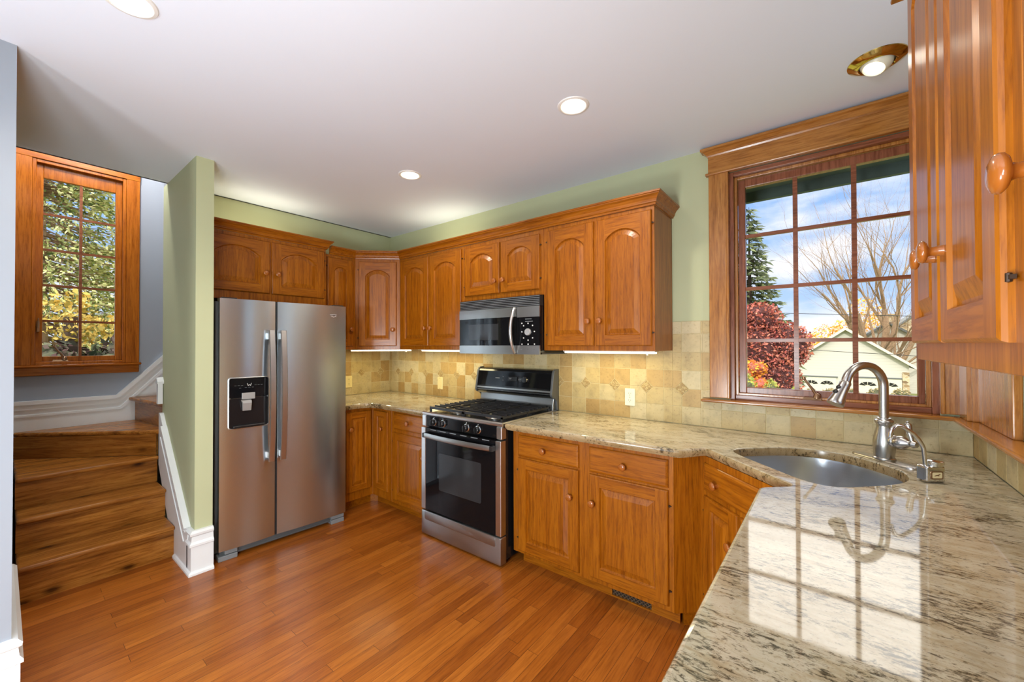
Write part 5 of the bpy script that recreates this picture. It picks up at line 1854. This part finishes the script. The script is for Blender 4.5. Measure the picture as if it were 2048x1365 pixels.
def bush(name, label, cat, blobs, leafm, n, size, trunk=None, group=None, seed=1, inner='leaf_dark', shell=0.72, barkm='bark_dark'):
    c0 = blobs[0][0]
    base = (c0[0], c0[1], trunk if trunk is not None else c0[2] - blobs[0][1][2])
    root = thing(name, label, cat, base, 0, group)
    rnd = random.Random(seed)
    b = MB(); k = MB()
    tot = sum(r[0] * r[1] * r[2] for _, r in blobs) ** 1.0
    for c, r in blobs:
        cc = (c[0] - base[0], c[1] - base[1], c[2])
        leaves(b, rnd, cc, r, max(40, int(n * r[0] * r[2] / sum(q[0] * q[2] for _, q in blobs))), size, shell)
        if inner: core(k, cc, r)
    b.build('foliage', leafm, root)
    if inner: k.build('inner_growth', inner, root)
    if trunk is not None:
        t_ = MB().tube([(0, 0, trunk), (0.05, 0, (trunk + c0[2]) / 2), (0, 0, c0[2])], [0.16, 0.12, 0.08], 10)
        t_.build('trunk', barkm, root)
    return root
def spruce(label, x, y, z0, z1, r, leafm, seed, n_tier=26, group=None, size=0.16):
    root = thing('spruce_tree', label, 'tree', (x, y, z0), 0, group)
    rnd = random.Random(seed)
    b, br = MB(), MB()
    for k in range(n_tier):
        u = k / (n_tier - 1)
        z = z0 + 0.5 + (z1 - z0 - 0.7) * u
        rr = r * (1 - u) ** 0.85 + 0.10
        nb = max(5, int(13 * (1 - u)) + 4)
        for j in range(nb):
            a = 6.283 * (j + rnd.random()) / nb
            ln = rr * rnd.uniform(0.75, 1.08)
            dr = Vector((math.cos(a), math.sin(a), 0))
            tip = Vector((0, 0, z)) + dr * ln + Vector((0, 0, -0.18 * ln))
            br.tube([(0, 0, z), tuple(tip * 0.5 + Vector((0, 0, z * 0.5)) + Vector((0, 0, 0.02))), tuple(tip)], [0.03, 0.02, 0.006], 4)
            ns = int(6 + ln * 15)
            for i in range(ns):
                f = 0.25 + 0.75 * (i + rnd.random()) / ns
                p = Vector((0, 0, z)).lerp(tip, f) + Vector((rnd.gauss(0, 0.05), rnd.gauss(0, 0.05), rnd.gauss(0, 0.03)))
                sd = dr.cross(Vector((0, 0, 1))) * rnd.choice((-1, 1))
                u_ = (dr * 0.6 + sd * rnd.uniform(0.2, 1.0) + Vector((0, 0, rnd.uniform(-0.7, 0.15)))).normalized()
                w = u_.orthogonal().normalized() * 0.35
                s_ = size * rnd.uniform(0.7, 1.4)
                b.add([p, p + u_ * s_ * 0.6 + w * s_ * 0.6, p + u_ * s_ * 1.5, p + u_ * s_ * 0.6 - w * s_ * 0.6], [(0, 1, 2, 3)])
    b.build('foliage', leafm, root)
    br.tube([(0, 0, z0), (0, 0, z0 + (z1 - z0) * 0.6), (0, 0, z1)], [0.16, 0.10, 0.01], 8)
    br.build('trunk', 'bark_dark', root)
    return root

# trees and shrubs seen through the sink window
spruce('tall dark spruce at the left of the sink window view', 0.15, 24.0, gz(24), 9.3, 2.5, 'leaf_spruce', 4, size=0.26, n_tier=34)
bush('red_maple', 'dark red leaved maple in the lower left of the sink window', 'tree',
     [((1.25, 16.0, 1.0), (1.35, 1.2, 1.5)), ((2.35, 16.2, 1.35), (0.95, 0.9, 0.95)), ((0.65, 15.8, 2.1), (0.9, 0.8, 1.0)), ((1.55, 16.1, 2.35), (0.8, 0.8, 0.75)), ((2.0, 16.0, 0.0), (0.95, 0.9, 1.2)), ((0.9, 15.7, -0.4), (1.2, 0.9, 0.9))],
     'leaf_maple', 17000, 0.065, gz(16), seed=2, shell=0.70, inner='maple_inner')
bush('orange_shrub', 'orange and yellow autumn shrub in front of the red maple', 'shrub',
     [((1.30, 13.6, 0.15), (0.50, 0.45, 0.62)), ((1.65, 13.7, 0.55), (0.42, 0.35, 0.30)), ((1.75, 13.6, 0.02), (0.36, 0.35, 0.28))], 'leaf_orange', 1500, 0.055, gz(13.6), seed=6, shell=0.75, inner='leaf_maple')
for i, (x, y, r, h_) in enumerate(((1.72, 11.6, 0.34, 1.82), (2.34, 11.7, 0.27, 1.66), (2.88, 11.8, 0.24, 1.42))):
    bush('hedge_shrub', ('yellow green clipped shrub below the orange shrub', 'yellow green clipped shrub in the middle of the low hedge', 'yellow green clipped shrub at the right of the low hedge')[i], 'shrub',
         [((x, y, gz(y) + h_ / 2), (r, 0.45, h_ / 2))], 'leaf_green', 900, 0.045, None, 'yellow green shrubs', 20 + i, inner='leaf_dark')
HSP = [(2.75, 0.85), (3.75, 0.95), (4.8, 1.0), (5.9, 1.15), (7.0, 1.15), (8.0, 1.05)]
HLB = ['brown green shrub before the left end of the garage', 'brown green shrub under the left garage door', 'brown green shrub between the two garage doors',
       'brown green shrub under the left half of the right garage door', 'brown green shrub under the right half of the right garage door', 'brown green shrub at the right end of the garage']
for i, (x, h_) in enumerate(HSP):
    bush('garden_shrub', HLB[i], 'shrub', [((x, 30.0, gz(30) + h_ / 2), (0.49, 0.45, h_ / 2 + 0.05))], 'leaf_hedge', 420, 0.085, None, 'shrubs in front of the garage', 40 + i, inner='leaf_dark')
# the bare tree
def bare_tree(label, x, y, z0, stems, seed):
    root = thing('bare_tree', label, 'tree', (x, y, z0))
    rnd = random.Random(seed)
    tk, tw = MB(), MB()
    cnt = [0]
    def grow(p, d, ln, r, lev):
        n = 4
        path = [p]
        q = p.copy(); dd = d.copy()
        for i in range(n):
            dd = (dd + Vector((rnd.gauss(0, 0.10), rnd.gauss(0, 0.10), rnd.gauss(0.05, 0.06)))).normalized()
            q = q + dd * (ln / n)
            path.append(q.copy())
        rr = [r * (1 - 0.45 * i / n) for i in range(n + 1)]
        (tk if lev <= 1 else tw).tube([tuple(v_) for v_ in path], rr, 6 if lev <= 1 else 4)
        cnt[0] += 1
        if lev >= 6: return
        kids = (4, 4, 3, 3, 2, 2)[lev]
        for k in range(kids):
            i = rnd.choice((1, 2, 3, 4)) if k else 4
            a = rnd.random() * 6.283
            sp_ = rnd.uniform(0.35, 0.80) if k else 0.15
            o_ = dd.orthogonal().normalized()
            nd = (dd * math.cos(sp_) + (o_ * math.cos(a) + dd.cross(o_) * math.sin(a)) * math.sin(sp_) + Vector((0, 0, 0.12))).normalized()
            grow(path[i], nd, ln * rnd.uniform(0.58, 0.80), rr[i] * (0.72 if k == 0 else 0.52), lev + 1)
    for dx, tilt, ln, r in stems:
        grow(Vector((dx, 0, z0)), Vector((tilt, rnd.uniform(-0.1, 0.1), 1)).normalized(), ln, r, 0)
    tk.build('trunk', 'bark', root)
    tw.build('branches', 'bark', root)
    return root
bare_tree('large bare autumn tree behind the garage', 7.5, 48.0, -3.0, [(-0.3, -0.16, 7.6, 0.36), (0.05, 0.02, 8.0, 0.40), (0.4, 0.17, 7.4, 0.34), (0.2, 0.35, 7.0, 0.26), (-0.2, -0.36, 7.6, 0.28)], 12)
bush('yellow_tree', 'golden tree behind the trunk of the bare tree', 'tree', [((7.97, 79, 4.98), (2.3, 1.7, 3.7)), ((9.6, 79, 3.94), (1.85, 1.7, 2.3))], 'leaf_yellow', 1800, 0.16, -3.6, 'golden trees', 31, inner=None, shell=0.2)
bush('yellow_tree', 'golden tree between red maple and garage roof', 'tree', [((3.58, 74, 2.32), (2.6, 1.7, 2.2)), ((5.5, 74, 3.25), (1.9, 1.7, 1.9)), ((1.5, 74, 1.4), (2.0, 1.7, 1.6))], 'leaf_yellow', 2200, 0.16, -3.6, 'golden trees', 32, inner=None, shell=0.2)

# garage
gy = 40.0
gzb = gz(40) - 0.1
c = thing('garage', 'cream gabled garage with two arched window doors', 'garage', (4.7, gy, gzb))
px, pz, ex0, ex1, ezz = 4.75, 2.78, 0.75, 8.75, -0.38
def gp(pts): return [(x - 4.7, z) for x, z in pts]
MB().prism(gp([(ex0 + .3, gzb), (ex1 - .3, gzb), (ex1 - .3, ezz + .15), (px, pz - 0.12), (ex0 + .3, ezz + .15)]), 'y', 0, 6).build('wall', 'siding_cream', c)
b = MB()
for (xa, za), (xb, zb_) in (((px, pz), (ex0 - .3, ezz - 0.1)), ((px, pz), (ex1 + .3, ezz - 0.1))):
    b.prism(gp([(xa, za), (xb, zb_), (xb, zb_ - 0.12), (xa, za - 0.14)]), 'y', -0.35, 6.2)
b.build('roof', 'roof_shingle', c)
b = MB()
for (xa, za), (xb, zb_) in (((px, pz + 0.01), (ex0 - .3, ezz - 0.09)), ((px, pz + 0.01), (ex1 + .3, ezz - 0.09))):
    b.prism(gp([(xa, za), (xb, zb_), (xb, zb_ - 0.22), (xa, za - 0.24)]), 'y', -0.40, -0.34)
b.build('rake_board', 'garage_white', c)
for (xa, xb, zt) in ((1.9, 4.15, -1.35), (5.35, 8.05, -1.30)):
    d = MB().box(xa - 4.7, xb - 4.7, -0.06, 0.02, gzb, zt).build('garage_door', 'garage_white', c)
    b = MB()
    for cx_ in (xa + (xb - xa) * 0.27, xa + (xb - xa) * 0.73):
        w_ = (xb - xa) * 0.20
        for k in range(4):
            a0, a1 = R(12 + 40 * k), R(12 + 40 * k + 34)
            b.prism([(cx_ - 4.7 + w_ * 0.3 * math.cos(a0), zt - gzb - 0.62 + 0.10 * math.sin(a0)), (cx_ - 4.7 + w_ * math.cos(a0), zt - gzb - 0.62 + 0.34 * math.sin(a0)),
                     (cx_ - 4.7 + w_ * math.cos(a1), zt - gzb - 0.62 + 0.34 * math.sin(a1)), (cx_ - 4.7 + w_ * 0.3 * math.cos(a1), zt - gzb - 0.62 + 0.10 * math.sin(a1))], 'y', -0.075, -0.055)
    b.build('fan_window', 'black_plastic', d, loc=(0, 0, 0))
    MB().box(xa - 4.7 - 0.1, xb - 4.7 + 0.1, -0.10, 0.02, zt - gzb, zt - gzb + 0.10).build('door_header', 'roof_shingle', d, loc=(0, 0, 0))
MB().box(8.08 - 4.7, 8.46 - 4.7, -0.12, 0.3, gzb, -0.75).box(1.04 - 4.7, 1.75 - 4.7, -0.12, 0.3, gzb, -0.75).build('stone_pier', 'fieldstone', c)
# house behind it
c = thing('house', 'cream house with a second gable and chimney behind the garage', 'house', (8.6, 51.0, -3.4))
def hp(pts): return [(3.709 + (x - 3.709) * 1.06 - 8.6, 1.40 + (z - 1.40) * 1.06) for x, z in pts]
MB().prism(hp([(5.4, -3.4), (12.2, -3.4), (12.2, 0.4), (8.0, 3.3), (5.4, 1.5)]), 'y', 0, 8).build('wall', 'siding_cream', c)
b = MB()
for (xa, za), (xb, zb_) in (((8.0, 3.45), (5.0, 1.35)), ((8.0, 3.45), (12.8, 0.1))):
    b.prism(hp([(xa, za), (xb, zb_), (xb, zb_ - 0.2), (xa, za - 0.22)]), 'y', -0.4, 8.2)
b.build('roof', 'roof_shingle', c)
b = MB().box(7.9 - 8.6, 8.9 - 8.6, 2, 3, 2.6, 4.3).box(7.8 - 8.6, 9.0 - 8.6, 1.9, 3.1, 4.3, 4.45)
b.build('chimney', 'fieldstone', c)
c = thing('house', 'fieldstone house gable at the right edge of the sink window', 'house', (13.0, 60.5, -4))
MB().prism([(x - 13.0, z) for x, z in ((9.6, -4), (18.5, -4), (18.5, 2.5), (13.6, 6.6), (9.6, 3.2))], 'y', 0, 8).build('wall', 'fieldstone', c)
b = MB()
for (xa, za), (xb, zb_) in (((13.6, 6.8), (9.2, 3.05)), ((13.6, 6.8), (19, 2.3))):
    b.prism([(xa - 13, za), (xb - 13, zb_), (xb - 13, zb_ - 0.2), (xa - 13, za - 0.22)], 'y', -0.3, 8.2)
b.build('roof', 'roof_shingle', c)
# overhead wires
for i, (za, zb_, yy) in enumerate(((3.67, 3.02, 30.0), (1.26, 0.72, 30.6))):
    pth = []
    for k in range(21):
        u = k / 20
        x = -14 + 36 * u
        pth.append((x, yy, za + (zb_ - za) * (x + 0.88) / 8.3 + (0.0)))
    b = MB().tube(pth, 0.018, 5)
    tag(b.build('power_line', 'wire_black'), ('upper overhead wire crossing the sink window view', 'lower overhead wire crossing in front of the garage')[i], 'wire', 'overhead wires')

# outside the stair window
def arbor(label, x, y, z0, z1, r, m, seed, n, size=0.10):
    root = thing('evergreen_tree', label, 'tree', (x, y, z0), 0, 'evergreens outside the stair window')
    rnd = random.Random(seed)
    b, br = MB(), MB()
    br.tube([(0, 0, z0), (0, 0, z1 - 0.3)], [0.15, 0.03], 8)
    for k in range(n):
        u = rnd.random()
        z = z0 + 0.3 + (z1 - z0 - 0.3) * u
        rr = r * (1 - 0.75 * u ** 1.6)
        a = rnd.random() * 6.283
        d = Vector((math.cos(a), math.sin(a), rnd.uniform(-0.45, 0.05)))
        tip = Vector((0, 0, z)) + d * rr * rnd.uniform(0.75, 1.05)
        br.tube([(0, 0, z), tuple(tip)], [0.016, 0.004], 3)
        for i in range(40):
            f = 0.45 + 0.55 * rnd.random()
            p = Vector((0, 0, z)).lerp(tip, f) + Vector((rnd.gauss(0, 0.06), rnd.gauss(0, 0.06), rnd.gauss(0, 0.05)))
            u_ = (d + Vector((rnd.gauss(0, 0.6), rnd.gauss(0, 0.6), rnd.gauss(-0.3, 0.4)))).normalized()
            w = u_.orthogonal().normalized() * 0.3
            s_ = size * rnd.uniform(0.5, 1.3)
            b.add([p, p + u_ * s_ * 0.5 + w * s_, p + u_ * s_ * 1.3, p + u_ * s_ * 0.5 - w * s_], [(0, 1, 2, 3)])
    b.build('foliage', m, root)
    br.build('trunk', 'bark', root)
arbor('sunlit evergreen tree filling the stair window view', -6.75, -2.2, -0.6, 6.7, 1.75, 'leaf_conifer', 3, 900, 0.062)
arbor('second evergreen tree at the right of the stair window view', -10.6, 0.2, -0.6, 7.5, 1.9, 'leaf_conifer', 9, 600, 0.062)
bush('golden_shrub', 'golden leaved shrub low in the stair window', 'shrub', [((-4.6, -1.98, 1.80), (0.35, 0.32, 0.40)), ((-4.7, -1.66, 1.62), (0.3, 0.28, 0.25))], 'leaf_gold', 700, 0.040, -0.6, None, 5, inner=None, shell=0.1)
bush('dark_shrub', 'dark reddish shrub at the bottom of the stair window', 'shrub', [((-3.6, -2.15, 0.98), (0.45, 0.35, 0.50)), ((-3.6, -1.65, 0.98), (0.45, 0.35, 0.54))], 'leaf_dark', 1500, 0.06, -0.6, None, 8, inner='leaf_dark')
